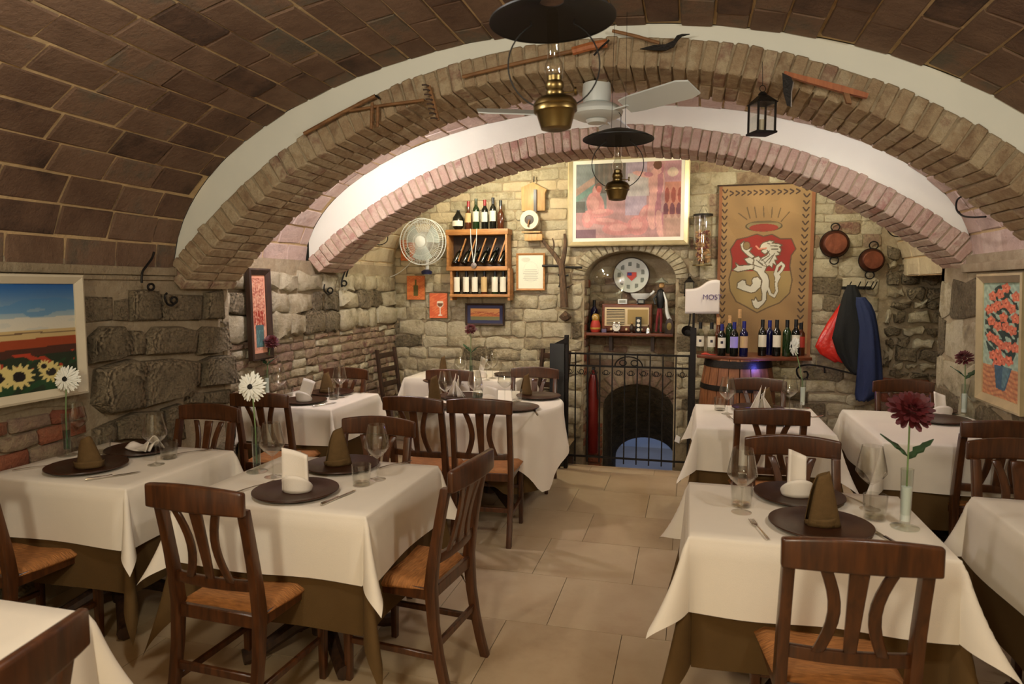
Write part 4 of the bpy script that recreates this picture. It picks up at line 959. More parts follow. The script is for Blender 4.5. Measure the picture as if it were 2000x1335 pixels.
def nudes(u, v):
    c = np.tile([196.0, 148, 146], (len(u), 1)); c = mixc(c, nz(u, v, 9, 1) > .5, (212, 170, 166), .6); c = mixc(c, (u < .3) & (v > .35), (120, 140, 138), .8); c = mixc(c, (np.abs((v-.62)-(u*.9)) < .05) & (u < .35), (214, 150, 120), .6); c = mixc(c, (np.abs((v-.52)-(u*.9)) < .04) & (u < .3), (110, 160, 140), .6)
    c = mixc(c, (u > .18) & (u < .5) & (v > .6), (98, 92, 84), .9); c = mixc(c, (u > .18) & (u < .48) & (v > .62) & (np.sin(u*120) > .3), (132, 112, 100), .6); c = mixc(c, (u > .48) & (u < .68) & (v > .3), (190, 176, 196), .8); c = mixc(c, (u > .5) & (u < .7) & (v > .55) & (v < .85), (214, 206, 200), .8)
    sk = (222, 150, 146); sk2 = (236, 178, 168)
    for (x, y, a, b, r) in ((.2, .63, .04, .08, 0), (.19, .45, .085, .17, .1), (.24, .34, .13, .055, .1), (.3, .22, .17, .05, -.15), (.12, .26, .06, .12, 0), (.42, .12, .16, .09, 0), (.6, .16, .1, .13, 0), (.66, .32, .045, .12, -.3)): c = mixc(c, ell(u, v, x, y, a, b, r) < 1, sk); c = mixc(c, ell(u, v, x-.01, y+.02, a*.55, b*.55, r) < 1, sk2, .7)
    c = mixc(c, ell(u, v, .225, .69, .035, .055) < 1, (120, 80, 66)); c = mixc(c, ell(u, v, .225, .66, .025, .045) < 1, (206, 112, 98))
    for (x, y, a, b, r) in ((.77, .72, .075, .2, 0), (.76, .47, .06, .16, .05), (.74, .3, .05, .2, 0), (.81, .16, .04, .2, .1), (.79, .9, .035, .07, 0), (.66, .83, .12, .035, -.3)): c = mixc(c, ell(u, v, x, y, a, b, r) < 1, sk2); c = mixc(c, ell(u, v, x+.035, y, a*.35, b*.9, r) < 1, (190, 120, 136), .8)
    c = mixc(c, ell(u, v, .78, .95, .04, .06) < 1, (110, 70, 50)); c = mixc(c, (u > .85) & (v > .3) & (v < .72), (214, 140, 116), .9)
    for x in (.87, .93, .99):
        c = mixc(c, (ell(u, v, x, .55, .022, .1) < 1), (168, 84, 70)); c = mixc(c, (ell(u, v, x-.01, .35, .024, .1) < 1), (132, 74, 84))
    c = mixc(c, (u > .85) & (v > .72), (206, 150, 160), .8); c = mixc(c, (ell(u, v, .92, .85, .05, .06) < 1), (226, 200, 180)); c = mixc(c, (v < .3) & (u > .84), (206, 164, 140), .7); c = mixc(c, (v < .12) & (u < .2), (120, 84, 98), .8); c = mixc(c, (u < .09) & (v > .35) & (v < .5), (96, 92, 84), .8)
    c = c*(.90+.2*nz(u, v, 22, 9))[:, None]; c = c*(.95+.1*nz(u*2, v, 70, 11))[:, None]; return c*.84
p, w_, h_ = box_px(1110, 1347, 301, 480, YW)
picture('large_painting', 'large pink painting of two figures in a gilded frame over the niche', p, 0, w_, h_, .05, .04, gold_m, nudes, 190, 140, mat_m, .035)
def cert(u, v):
    c = np.tile([226.0, 222, 200], (len(u), 1)); 
    for k in range(9): c = mixc(c, (np.abs(v-(.16+k*.05)) < .006) & (np.abs(u-.5) < .3-.03*(k % 3)), (150, 146, 130), .7)
    c = mixc(c, (ell(u, v, .3, .86, .18, .07) < 1), (170, 170, 150), .5); return mixc(c, np.abs(ell(u, v, .5, .5, .3, .3)-1) < .05, (180, 186, 170), .5)
p, w_, h_ = box_px(1009, 1065, 494, 567, YW); picture('framed_certificate', 'framed pale certificate beside the wine shelf', p, 0, w_, h_, .022, .02, shelf_m, cert, 50, 60, cat='picture')
def land1(u, v):
    c = np.tile([140.0, 152, 160], (len(u), 1)); c = mixc(c, (np.sin(u*40) > .2) & (v > .35), (110, 124, 134), .6); c = mixc(c, v < .34+.05*nz(u, v, 9, 2), (196, 170, 112)); c = mixc(c, (np.abs(u-.35) < .1) & (v > .3) & (v < .55), (176, 60, 70)); return mixc(c, (nz(u, v, 26, 3) > .7) & (v > .3), (90, 116, 96), .8)
p, w_, h_ = box_px(700, 747, 527, 600, YW-.02); picture('small_landscape', 'small blue landscape in a broad orange wood frame, leftmost on the back wall', p, 0, w_, h_, .055, .03, shelf_m, land1, 40, 50)
def obottle(u, v):
    c = np.tile([202.0, 104, 52], (len(u), 1)); c = mixc(c, nz(u, v*2, 16, 2) > .55, (222, 134, 70), .7); c = mixc(c, (np.abs(u-.5) < .12) & (v > .15) & (v < .6), (92, 84, 36)); return mixc(c, (np.abs(u-.5) < .05) & (v > .55) & (v < .85), (92, 84, 36))
def oglass(u, v):
    c = np.tile([214.0, 98, 56], (len(u), 1)); c = mixc(c, nz(u, v*2, 16, 4) > .55, (232, 130, 78), .7); c = mixc(c, (ell(u, v, .6, .58, .19, .16) < 1) & (v < .68), (232, 214, 190)); c = mixc(c, (ell(u, v, .6, .57, .15, .12) < 1) & (v < .6), (120, 74, 40)); c = mixc(c, (np.abs(u-.6) < .025) & (v > .14) & (v < .45), (236, 220, 200)); return mixc(c, (ell(u, v, .6, .12, .13, .03) < 1), (236, 220, 200))
def plaque(name, label, px, fn):
    p, w_, h_ = box_px(*px, YW+.02); t = thing(name, label, 'painting', p); G().box((0, -.009, h_/2), (w_, .022, h_)).build('board', shelf_m, t, bevel=.003); canvas('canvas', w_-.004, h_-.004, 40, 50, fn, paint_m, t, (0, -.0215, .002))
plaque('bottle_plaque', 'orange plaque painted with a wine bottle, below the fan', (796, 831, 538, 585), obottle)
plaque('glass_plaque', 'orange plaque painted with a wine glass, left of the landscape', (840, 875, 572, 621), oglass)
plaque('hidden_plaque', 'orange plaque mostly hidden behind the round wall fan', (784, 812, 468, 509), obottle)
def land2(u, v):
    c = np.tile([206.0, 128, 62], (len(u), 1)); c = mixc(c, v > .55, (214, 150, 84)); c = mixc(c, (v > .35) & (v < .72) & (nz(u, v, 30, 2) > .5), (176, 90, 52)); return mixc(c, v < .32, (104, 98, 56))
p, w_, h_ = box_px(910, 986, 592, 635, YW); t = picture('wide_landscape', 'wide orange landscape with dark blue border under the wine shelf', p, 0, w_, h_, .022, .025, dwood_m, land2, 70, 40, plain('blue_border', (44, 44, 74), .7), .035)
# ================================================================== BANNER
LION = {'mane': [(460, 600), (480, 580), (540, 562), (582, 568), (560, 585), (620, 590), (656, 605), (630, 618), (650, 640), (642, 670), (612, 660), (640, 690), (600, 700), (618, 740), (590, 738), (612, 792), (577, 770), (572, 812), (545, 790), (520, 802), (480, 790), (440, 760), (470, 720), (520, 695), (540, 655), (500, 684), (470, 665), (470, 648), (512, 636), (470, 630), (450, 630)],
 'body': [(390, 765), (400, 720), (440, 705), (500, 760), (520, 800), (500, 850), (530, 880), (546, 930), (546, 1000), (522, 1050), (526, 1110), (500, 1150), (450, 1196), (420, 1190), (400, 1160), (388, 1112), (410, 1120), (425, 1090), (445, 1130), (482, 1120), (486, 1060), (472, 1000), (482, 930), (430, 850), (394, 830)],
 'arm': [(268, 590), (300, 563), (292, 610), (322, 640), (376, 625), (350, 660), (402, 705), (380, 725), (330, 690), (280, 640)], 'fore': [(402, 782), (260, 792), (225, 765), (240, 800), (202, 830), (250, 848), (330, 832), (402, 822)],
 'tuft': [(308, 728), (360, 712), (404, 740), (392, 784), (340, 768)], 'leg': [(400, 905), (440, 898), (474, 930), (468, 990), (420, 1038), (380, 1048), (300, 1024), (246, 1000), (250, 955), (290, 928), (322, 930), (332, 970), (370, 985), (392, 960), (384, 930)]}
SHIELD = [(170, 640), (230, 545), (330, 525), (420, 498), (480, 520), (560, 503), (640, 545), (740, 545), (785, 640), (745, 700), (735, 800), (760, 930), (740, 1050), (650, 1140), (540, 1185), (440, 1235), (330, 1175), (240, 1130), (180, 1030), (165, 920), (190, 820), (190, 720)]
TAIL = [(540, 1005), (560, 1058), (598, 1080), (622, 1030), (612, 960), (640, 895), (618, 865), (612, 930)]; TAIL2 = [(612, 900), (600, 870), (622, 800), (655, 770), (680, 795), (660, 835), (630, 870)]
def banner_fn(u, v):
    x = 52+u*893; y = 40+(1-v)*1640; c = np.tile([164.0, 128, 82], (len(u), 1)); c = mixc(c, nz(u, v*2, 7, 1) > .5, (174, 138, 90), .5); c = mixc(c, (u < .035) | (u > .965), (150, 84, 50), .7)
    dk = (62, 42, 30)
    for k in range(26):
        yy = 95+k*62
        for x0, wd in ((108, 23), (868-k*1.2, 26)): c = mixc(c, (np.minimum(seg(x, y, (x0-wd, yy-16), (x0-4, yy+12)), seg(x, y, (x0+wd, yy-16), (x0+4, yy+12))) < 6.5), dk, .85)
    for k in range(12):
        xx = 170+k*56; c = mixc(c, (np.minimum(seg(x, y, (xx-14, 94), (xx+16, 110)), seg(x, y, (xx-14, 134), (xx+16, 116))) < 6.5), dk, .85)
    s = inside(x, y, SHIELD); c = mixc(c, s, (168, 140, 86)); c = mixc(c, s & (y < 842), (160, 46, 34))
    ed = np.full(len(u), 1e9)
    for i in range(len(SHIELD)): ed = np.minimum(ed, seg(x, y, SHIELD[i-1], SHIELD[i]))
    c = mixc(c, ed < 6, (96, 74, 50), .8)
    wh = (226, 218, 196); line = np.full(len(u), 1e9); fill = np.zeros(len(u), bool)
    for k, P in LION.items():
        fill |= inside(x, y, P)
        for i in range(len(P)): line = np.minimum(line, seg(x, y, P[i-1], P[i]))
    tl = np.full(len(u), 1e9)
    for T in (TAIL, TAIL2):
        for i in range(len(T)-1): tl = np.minimum(tl, seg(x, y, T[i], T[i+1]))
    c = mixc(c, (line < 7) | (tl < 17), (110, 92, 66)); c = mixc(c, fill & (line > 3), wh); c = mixc(c, tl < 11, wh)
    for (p, q) in (((470, 745), (540, 700)), ((500, 770), (570, 700)), ((540, 770), (590, 680)), ((560, 640), (620, 640)), ((550, 610), (620, 612)), ((420, 740), (480, 780)), ((410, 790), (470, 810)), ((520, 585), (545, 592)), ((520, 650), (545, 690))): c = mixc(c, seg(x, y, p, q) < 4.5, (96, 84, 66), .85)
    c = mixc(c, np.minimum(seg(x, y, (415, 610), (440, 636)), seg(x, y, (440, 636), (510, 630))) < 7, (224, 150, 120)); c = mixc(c, ell(x, y, 325, 605, 33, 38) < 1, (150, 122, 78)); c = mixc(c, np.abs(ell(x, y, 325, 605, 33, 38)-1) < .15, (90, 70, 48))
    c = mixc(c, ell(x, y, 482, 425, 175, 52) < 1, (96, 80, 52)); c = mixc(c, ell(x, y, 482, 422, 160, 42) < 1, (150, 130, 88)); c = mixc(c, (ell(x, y, 482, 440, 135, 36) < 1), (160, 58, 42)); c = mixc(c, (y < 395) & (ell(x, y, 482, 425, 175, 52) < 1), (120, 100, 64))
    for (bx, by, tx, ty) in ((320, 360, 240, 300), (350, 350, 320, 250), (410, 345, 390, 250), (480, 340, 472, 245), (550, 345, 555, 255), (610, 350, 632, 265), (640, 385, 715, 300)): c = mixc(c, seg(x, y, (bx, by), (tx, ty)) < 5, (100, 80, 52), .8)
    return c*(.80+.1*nz(u, v*1.6, 12, 21))[:, None]
p, w_, h_ = box_px(1401, 1587, 360, 702, YW-.005); t = thing('heraldic_banner', 'tan cloth banner with a white lion on a red and gold shield', 'banner', p)
bl = lambda u, v: -.012-.006*np.sin(u*14+v*2)*(.3+.7*(1-v))-.006*np.sin(v*9)
canvas('cloth', w_, h_, 240, 400, banner_fn, banner_m, t, (0, 0, 0), bl); G().tube([(-w_/2-.02, -.012, h_), (w_/2+.02, -.012, h_)], .009, 8).build('rod', dwood_m, t, smooth=True)
# ================================================================== WINE SHELF AND BOTTLES
def bottle(name, label, p, body, cap, lab=label_m, h=.31, r=.037, style='b', axis=None, group=None, cork=False, lz=(.25, .58), emblem=False):
    t = thing(name, label, 'bottle', p, 0, group)
    if axis is not None: t.rotation_euler = Vector(axis).normalized().to_track_quat('Z', 'Y').to_euler()
    sh = .62 if style == 'b' else (.5 if style == 'g' else .55)
    if style == 'round': prof = [(0, .0), (.035, 0), (.058, .03), (.066, .08), (.058, .13), (.03, .17), (.017, .2), (.013, h-.01), (.015, h), (0, h)]; rl = .0665; lz = (.18, .45)
    else: prof = [(0, .004), (r*.6, .003), (r*.95, 0), (r, .006), (r, h*sh*.98), (r*.92, h*(sh+.06)), (r*.5, h*(sh+.14)), (.0145, h*(sh+.2)), (.0135, h*.95), (.0155, h*.955), (.0155, h), (0, h)]; rl = r+.0006
    G().lathe(prof, 22).build('body', body, t, smooth=True)
    G().lathe([(.0165, h*.80), (.0168, h*1.002), (0, h*1.004)], 16, cap=False).build('cork' if cork else 'capsule', cap, t, smooth=True)
    if lab:
        a0 = R(-90)-1.15; z0, z1 = h*lz[0], h*lz[1]
        rz = lambda z: rl if style != 'round' else .0668-.00*(z)
        v, f = sheet(lambda u, q: (rz(0)*math.cos(a0+2.3*u), rz(0)*math.sin(a0+2.3*u), z0+(z1-z0)*q), 12, 3); lb_ = G().add(v, f).build('label', lab, t, smooth=True)
        if emblem:
            v, f = sheet(lambda u, q: ((rl+.0006)*math.cos(R(-90)-.3+.6*u), (rl+.0006)*math.sin(R(-90)-.3+.6*u), z0+(z1-z0)*(.42+.25*q)), 4, 2); G().add(v, f).build('label_mark', ink_m, lb_, smooth=True)
    return t
ys0, ys1 = 6.98, 7.165
p0, w_, h_ = box_px(872, 990, 447, 524, ys0); sx0, sx1 = p0.x-w_/2, p0.x+w_/2
t = thing('wine_shelf', 'pine wall shelf with three tiers of old wine bottles', 'shelf', (p0.x, ys1, p0.z)); D = ys1-ys0
lowz = at_y(940, 577, ys0).z-p0.z; zt = h_
G().box((0, -D/2, zt-.03), (w_+.02, D, .06)).build('top_board', shelf_m, t, bevel=.004); G().box((0, -D/2, .0), (w_+.01, D, .045)).build('middle_board', shelf_m, t, bevel=.004); G().box((.03, -D/2, lowz), (w_-.0, D, .03)).build('bottom_board', shelf_m, t, bevel=.004)
for s in (-1, 1):
    G().box((s*(w_/2-.01), -D/2, zt/2-.02), (.022, D-.004, zt-.07)).build('side_panel', shelf_m, t, bevel=.003)
    G().prism([(-.012, .0), (.012, 0), (.012, lowz-.05), (-.012, lowz-.05)], D-.03, Matrix.Translation((s*(w_/2-.015)+.03, -D/2, 0))).build('side_bracket', shelf_m, t)
G().box((0, -.006, zt/2), (w_-.02, .01, zt-.04)).build('back_panel', dwood_m, t)
for k in range(1, 6):
    x = -w_/2+w_*k/6; G().box((x+.05, -D+.05, zt*.48), (.014, .02, zt*.62), (0, R(20), 0)).build('divider', shelf_m, t)
zt0 = p0.z+zt+.0005; gp = 'old bottles on the wine shelf'
TOP = [(895, 'round', .21, bot_dk, cap_k, label_m, 'round-bellied dark bottle with a cream label'), (915, 'g', .30, bot_am, cap_r, label_t, 'red-capped amber bottle'), (930, 'b', .325, bot_gr, bot_gr, label_m, 'green-necked bottle with an oval label'), (947, 'b', .31, bot_dk, cap_r, label_m, 'dark bottle with a small label and red cap'), (963, 'b', .33, bot_dk, cap_k, label_m, 'tallest dark bottle with a wide cream label'), (978, 'g', .30, bot_am, cap_k, None, 'unlabelled brown bottle')]
for px, st, h, b_, c_, l_, lb in TOP:
    q = at_y(px, 447, ys0+.07); bottle('wine_bottle', lb+' standing on top of the wine shelf', (q.x, q.y, zt0), b_, c_, l_, h, .036, st, group=gp)
zm = p0.z+.027
for k, lm in enumerate((label_t, label_m, label_r, label_t, label_m, label_t)):
    x = sx0+.065+k*(w_-.10)/5.6; bottle('wine_bottle', 'slanting bottle number %s from the left in the middle tier of the wine shelf' % ('one', 'two', 'three', 'four', 'five', 'six')[k], (x, ys0+.065, zm+.028), bot_dk, cap_k, lm, .20, .033, 'b', axis=(.28, .42, .8), group=gp, lz=(.2, .6))
zl = p0.z+lowz+.0155
for k, (px, b_, lm) in enumerate(((893, bot_dk, label_m), (911, bot_dk, label_m), (928, bot_dk, label_m), (946, bot_am, label_t), (967, bot_gr, label_m), (983, bot_dk, label_m))):
    q = at_y(px, 560, ys0+.07); bottle('wine_bottle', 'bottle number %s from the left in the bottom tier of the wine shelf' % ('one', 'two', 'three', 'four', 'five', 'six')[k], (q.x, q.y, zl), b_, cap_k, lm, -lowz-.045, .036, 'b', group=gp, lz=(.1, .75))
p = at_y(925, 518, ys0-.02); t = thing('medal', 'round medal on a white ribbon hanging from the wine shelf', 'medal', (p.x, ys0-.012, p.z))
G().lathe([(0, -.004), (.03, -.004), (.033, 0), (.03, .004), (0, .005)], 24, M=Matrix.Rotation(PI/2, 3, 'X')).build('disc', steel_m, t, smooth=True)
for s in (-1, 1): G().tube([(s*.002, 0, .03), (s*.03, -.004, .24), (s*.035, -.002, p0.z+zt-p.z+.002)], .004, 6).build('ribbon', white_m, t)
# ---- bar: barrel, board and bottles
bz = at_y(1460, 697, 6.45).z; bc = at_y(1440, 740, 6.72)
t = thing('wine_barrel', 'old oak barrel with black hoops standing right of the gate', 'barrel', (bc.x, 6.72, 0)); bh = bz-.029
pr = lambda k: .27+.075*math.sin(PI*(.08+.84*k))
for i in range(20):
    a0, a1 = 2*PI*i/20+.012, 2*PI*(i+1)/20-.012; v = []; f = []
    for j in range(9):
        k = j/8; r_ = pr(k)
        for aa, rr in ((a0, r_), (a1, r_), (a1, r_-.025), (a0, r_-.025)): v.append((rr*math.cos(aa), rr*math.sin(aa), .0+k*bh))
    for j in range(8):
        for q in range(4): f.append((4*j+q, 4*j+(q+1) % 4, 4*j+4+(q+1) % 4, 4*j+4+q))
    f += [(3, 2, 1, 0), (32, 33, 34, 35)]; G().add(v, f).build('stave', wood('barrel_oak', (110, 64, 34), (150, 96, 56), .6, 8, (5, 5, .6), 0) if i == 0 else MATS['barrel_oak'], t)
for k0, k1 in ((.02, .07), (.24, .29), (.70, .75), (.92, .985)): G().lathe([(pr(k0)+.001, k0*bh), (pr(k0)+.006, k0*bh), (pr(k1)+.006, k1*bh), (pr(k1)+.001, k1*bh)], 40, cap=False).build('hoop', iron_m, t, smooth=True)
G().lathe([(0, bh-.03), (.29, bh-.03), (.29, bh-.012), (0, bh-.012)], 32).build('head', dwood_m, t)
pl, pr_ = at_y(1361, 700, 6.50), at_y(1584, 700, 6.62)
g = G(); v = []
for i in range(17):
    k = i/16; x = pl.x+(pr_.x-pl.x)*k; v += [(x, 6.56-.13*math.sin(PI*k), bz-.028), (x, 6.95, bz-.028), (x, 6.95, bz), (x, 6.56-.13*math.sin(PI*k), bz)]
f = []
for i in range(16):
    for q in range(4): f.append((4*i+q, 4*i+(q+1) % 4, 4*i+4+(q+1) % 4, 4*i+4+q))
f += [(3, 2, 1, 0), (64, 65, 66, 67)]; tag(g.add(v, f).build('bar_board', wood('bar_wood', (92, 44, 24), (120, 62, 34), .4, 8, (.7, 5, 5), .2), bevel=.004), 'red-brown wooden bar board resting on the barrel', 'bar top')
gp = 'bottles standing on the bar board'
BAR = [(1367, .30, 'b', bot_cl, cap_k, label_m, 0, 6.62, True, 'leftmost clear spirit bottle with a white label'), (1389, .30, 'b', bot_cl, cap_k, label_m, 0, 6.58, True, 'second clear spirit bottle with a white label'), (1409, .29, 'b', bot_dk, cap_b, label_m, 0, 6.52, True, 'dark bottle with a tall cream label'), (1433, .31, 'b', bot_dk, cap_b, plain('violet_label', (160, 150, 214), .7), 0, 6.50, False, 'dark bottle with a violet label'), (1452, .32, 'b', bot_bl, cap_b, label_t, 0, 6.50, False, 'deep blue bottle beside the empty gap'), (1402, .34, 'g', bot_am, cork_m, None, 1, 6.74, False, 'brown bottle with a cork behind the clear ones'), (1424, .36, 'b', bot_gr, cork_m, None, 1, 6.76, False, 'green corked bottle at the back'), (1443, .42, 'g', bot_cl, cork_m, None, 1, 6.74, False, 'tallest slim clear bottle with a big cork'),
       (1488, .33, 'b', bot_dk, cap_k, label_m, 0, 6.62, False, 'black bottle with a narrow label, first of the right group'), (1502, .32, 'b', bot_bl, cap_b, None, 0, 6.72, False, 'blue-capped bottle, second of the right group'), (1516, .33, 'b', bot_dk, cap_k, label_m, 0, 6.62, False, 'black bottle with a square white label, middle of the right group'), (1536, .33, 'b', bot_gr, cap_k, None, 0, 6.62, False, 'dark green bottle without label in the right group'), (1553, .335, 'b', bot_dk, cap_k, label_m, 0, 6.64, False, 'black bottle with a white label near the right end'), (1563, .30, 'b', bot_am, cap_k, label_r, 0, 6.74, False, 'rightmost bottle with a red label')]
for px, h, st, b_, c_, l_, ck, y, em, lb in BAR:
    q = at_y(px, 690, y); bottle('spirit_bottle' if b_ is bot_cl else 'wine_bottle', lb+' on the bar board', (q.x, y, bz+.0005), b_, c_, l_, h, .037, st, group=gp, cork=bool(ck), emblem=em)
q = at_y(1380, 693, 6.56); v, f = sheet(lambda u, k: (q.x-.05+.13*u, 6.54+.06*k, bz+.002+.014*math.sin(u*5)*math.sin(k*3)+.006), 8, 5); o = thick(G().add(v, f).build('red_cloth', label_r, smooth=True), .006, 1); tag(o, 'crumpled red cloth lying under the clear bottles on the bar board', 'cloth')
# ================================================================== HANGING THINGS
def deep(px, py, d): return CAM+ray(px, py)*d
def oil_lamp(p, ceil_z, label, rz, tilt):
    t = thing('oil_lamp', label, 'lamp', p, 0, 'hanging brass oil lamps', rot=(0, tilt, rz))
    G().lathe([(0, .004), (.03, 0), (.042, .004), (.054, .045), (.056, .048)], 36).build('tank_base', brass_m, t, smooth=True)
    G().lathe([(.056, .046), (.061, .05), (.061, .060), (.058, .064)], 36, cap=False).build('tank_band', black_m if False else brass_m, t, smooth=True)
    G().lathe([(.059, .062), (.062, .066), (.060, .074), (.05, .086), (.03, .094), (.025, .096), (.026, .103), (.023, .108), (.027, .116), (.026, .128), (.021, .134), (.022, .146), (.014, .152), (.0, .153)], 36, cap=False).build('burner', brass_m, t, smooth=True)
    G().tube([(.022, 0, .102), (.05, 0, .102), (.053, 0, .104)], .0022, 6).lathe([(0, -.004), (.011, -.003), (.011, .003), (0, .004)], 14, (.057, 0, .105), Matrix.Rotation(PI/2, 3, 'Y')).build('wick_knob', brass_m, t, smooth=True)
    G().lathe([(.021, .135), (.024, .15), (.0275, .165), (.025, .18), (.017, .195), (.0165, .24), (.016, .325), (.0152, .325), (.0158, .24), (.0163, .196), (.0242, .18), (.0267, .165), (.023, .15), (.020, .136)], 28, cap=False).build('glass_chimney', glass_m, t, smooth=True)
    G().lathe([(.172, .298), (.176, .296), (.176, .300), (.15, .314), (.08, .338), (.034, .350), (.033, .347), (.08, .334), (.15, .310), (.172, .299)], 56, cap=False).build('shade', black_m, t, smooth=True)
    ring = []
    for k in range(41):
        a = -PI*.5+(k/40)*2*PI
        ring.append((.128*math.cos(a), 0, .178+.122*math.sin(a)))
    for s in (-1, 1):
        pts = [(s*x, y, z) for x, y, z in ring if z < .298 and x >= .055]; pts.sort(key=lambda q: q[2]); G().tube([(s*.058, 0, .058)]+pts+[(s*.062, 0, .30)], .0022, 6).build('bail_wire', wire_m, t, smooth=True)
        G().tube([(s*.034, 0, .348), (s*.03, 0, ceil_z-p[2])], .001, 5).build('hanging_wire', wire_m, t)
    return t
q = deep(1086, 254, 1.92); oil_lamp(q, vz(V1, q.x)-.02, 'large near brass oil lamp with a wide black shade', R(14), R(-2.2))
q2 = deep(1205, 391, 3.42); oil_lamp(q2, vz(V1, q2.x)-.02, 'smaller far brass oil lamp hanging in front of the pink painting', R(10), R(.5))
fp = at_y(1165, 226, 3.97); ztop = A1['cz']+math.sqrt(A1['r']**2-(fp.x-A1['cx'])**2)
t = thing('ceiling_fan', 'white three-blade ceiling fan under the nearer brick arch', 'fan', fp)
G().lathe([(.078, ztop-fp.z-.004), (.082, .12), (.075, .07), (.05, .06)], 32).build('canopy', fanw_m, t, smooth=True)
G().lathe([(0, -.022), (.10, -.02), (.145, .0), (.15, .018), (.14, .035), (.11, .055), (.05, .072), (0, .074)], 48).build('motor', fanw_m, t, smooth=True)
G().lathe([(0, -.045), (.05, -.042), (.062, -.024), (0, -.02)], 32).build('switch_cap', fanw_m, t, smooth=True)
for k, a in enumerate((R(-38), R(82), R(202))):
    c, s = math.cos(a), math.sin(a); M = Matrix.Rotation(a, 4, 'Z')
    G().box((.19, 0, .005), (.12, .03, .008)).build('blade_arm', fanw_m, t, rot=(0, 0, a))
    pts = [(.22, -.055), (.30, -.066), (.62, -.07), (.68, -.05), (.68, .05), (.62, .066), (.30, .06), (.22, .05)]
    g = G().add([(x, y, .010-y*.42) for x, y in pts]+[(x, y, .003-y*.42) for x, y in pts], [tuple(range(8)), tuple(range(15, 7, -1))]+[(i, (i+1) % 8, 8+(i+1) % 8, 8+i) for i in range(8)]); g.build('blade', fanw_m, t, rot=(0, 0, a))
G().tube([(.13, -.05, -.0), (.145, -.06, -.02), (.145, -.06, -.16)], .0018, 6).build('pull_cord', wire_m, t)
# small lantern on the arch
def lantern(p, sc, label, rz, wire=0):
    t = thing('lantern', label, 'lantern', p, rz); t.scale = (sc,)*3
    for s in (-1, 1):
        for r_ in (-1, 1): G().box((s*.045, r_*.045, .075), (.008, .008, .14)).build('corner_post', iron_m, t)
    G().box((0, 0, .004), (.108, .108, .010)).build('base', iron_m, t, bevel=.002)
    G().add([(-.055, -.055, .145), (.055, -.055, .145), (.055, .055, .145), (-.055, .055, .145), (-.018, -.018, .185), (.018, -.018, .185), (.018, .018, .185), (-.018, .018, .185)], [(3, 2, 1, 0), (0, 1, 5, 4), (1, 2, 6, 5), (2, 3, 7, 6), (3, 0, 4, 7), (4, 5, 6, 7)]).build('roof', iron_m, t)
    G().lathe([(.018, .185), (.022, .19), (.014, .20), (.0, .205)], 12).build('cap', iron_m, t, smooth=True)
    for a in range(4): G().box((0, -.045, .078), (.080, .002, .13)).build('pane', glass_m, t, rot=(0, 0, a*PI/2))
    G().lathe([(0, .009), (.012, .009), (.012, .07), (0, .072)], 12).build('candle', cream_m, t, smooth=True)
    G().tube([(.016*math.cos(a), 0, .218+.016*math.sin(a)) for a in [2*PI*k/12 for k in range(12)]], .002, 6, True).build('ring', iron_m, t)
    if wire: G().tube([(0, 0, .234), (0, .01, wire/sc)], .0015, 5).build('hanging_wire', wire_m, t)
    return t
q = at_y(1487, 262, 3.55); nail = at_y(1492, 130, 3.64); lantern(q, .98, 'small metal lantern hanging from a nail on the nearer arch', R(25), nail.z-q.z)
q = at_y(1346, 578, YB-.09); lantern(q, .95, 'little rusty lantern on the wall behind the white sign', R(0), .24)
# ---- tools on the face of the nearer arch
YA = A1['y0']-.035
AT = lambda px, py, d=0: at_y(px, py, YA-d)
def stick(t, name, a, b, r, mat=None, d=0, n=8): return G().tube([AT(*a, d), (AT(*a, d)+AT(*b, d))/2+Vector((0, 0, .004)), AT(*b, d)], r, n).build(name, mat or tool_m, t, smooth=True)
t = thing('wooden_pole', 'thick wooden pole at the left end of the nearer arch', 'tool'); stick(t, 'shaft', (594, 261), (733, 187), .0115); stick(t, 'iron_tip', (733, 187), (741, 192), .006, iron_m)
t = thing('hay_rake', 'wooden hay rake with a toothed head on the nearer arch', 'tool'); stick(t, 'handle', (683, 216), (829, 195), .008)
stick(t, 'head', (838, 168), (856, 235), .010, None, .01)
for k in range(8): a = (824+2.4*k, 166+9.2*k); stick(t, 'tooth', a, (a[0]+14, a[1]+2), .0045, dwood_m, .02, 6)
stick(t, 'strut', (727, 200), (725, 252), .009, None, .012); stick(t, 'strut', (738, 208), (737, 248), .009, None, .004)
t = thing('long_tool', 'long wooden handled tool behind the near oil lamp', 'tool'); stick(t, 'handle', (903, 150), (1125, 98), .010); stick(t, 'head', (1118, 100), (1186, 84), .022, wood('orange_wood', (150, 82, 40), (176, 106, 58), .6), .01); stick(t, 'hook', (1160, 108), (1190, 78), .005, iron_m, .03)
t = thing('hoe', 'iron hoe on a slim handle at the top of the nearer arch', 'tool'); stick(t, 'handle', (1196, 60), (1288, 84), .0085)
hp = [(1250, 95), (1275, 88), (1300, 86), (1315, 79), (1322, 69), (1332, 66), (1347, 66), (1332, 70), (1324, 78), (1316, 91), (1300, 98), (1280, 98)]
P3 = [AT(*a, .03) for a in hp]; n = len(P3); G().add([p for p in P3]+[p+Vector((0, .012, 0)) for p in P3], [tuple(range(n)), tuple(range(2*n-1, n-1, -1))]+[(i, i+n, (i+1) % n+n, (i+1) % n) for i in range(n)]).build('blade', iron_m, t)
t = thing('hand_scythe', 'short scythe with a dark curved blade and wooden handle on the nearer arch', 'tool')
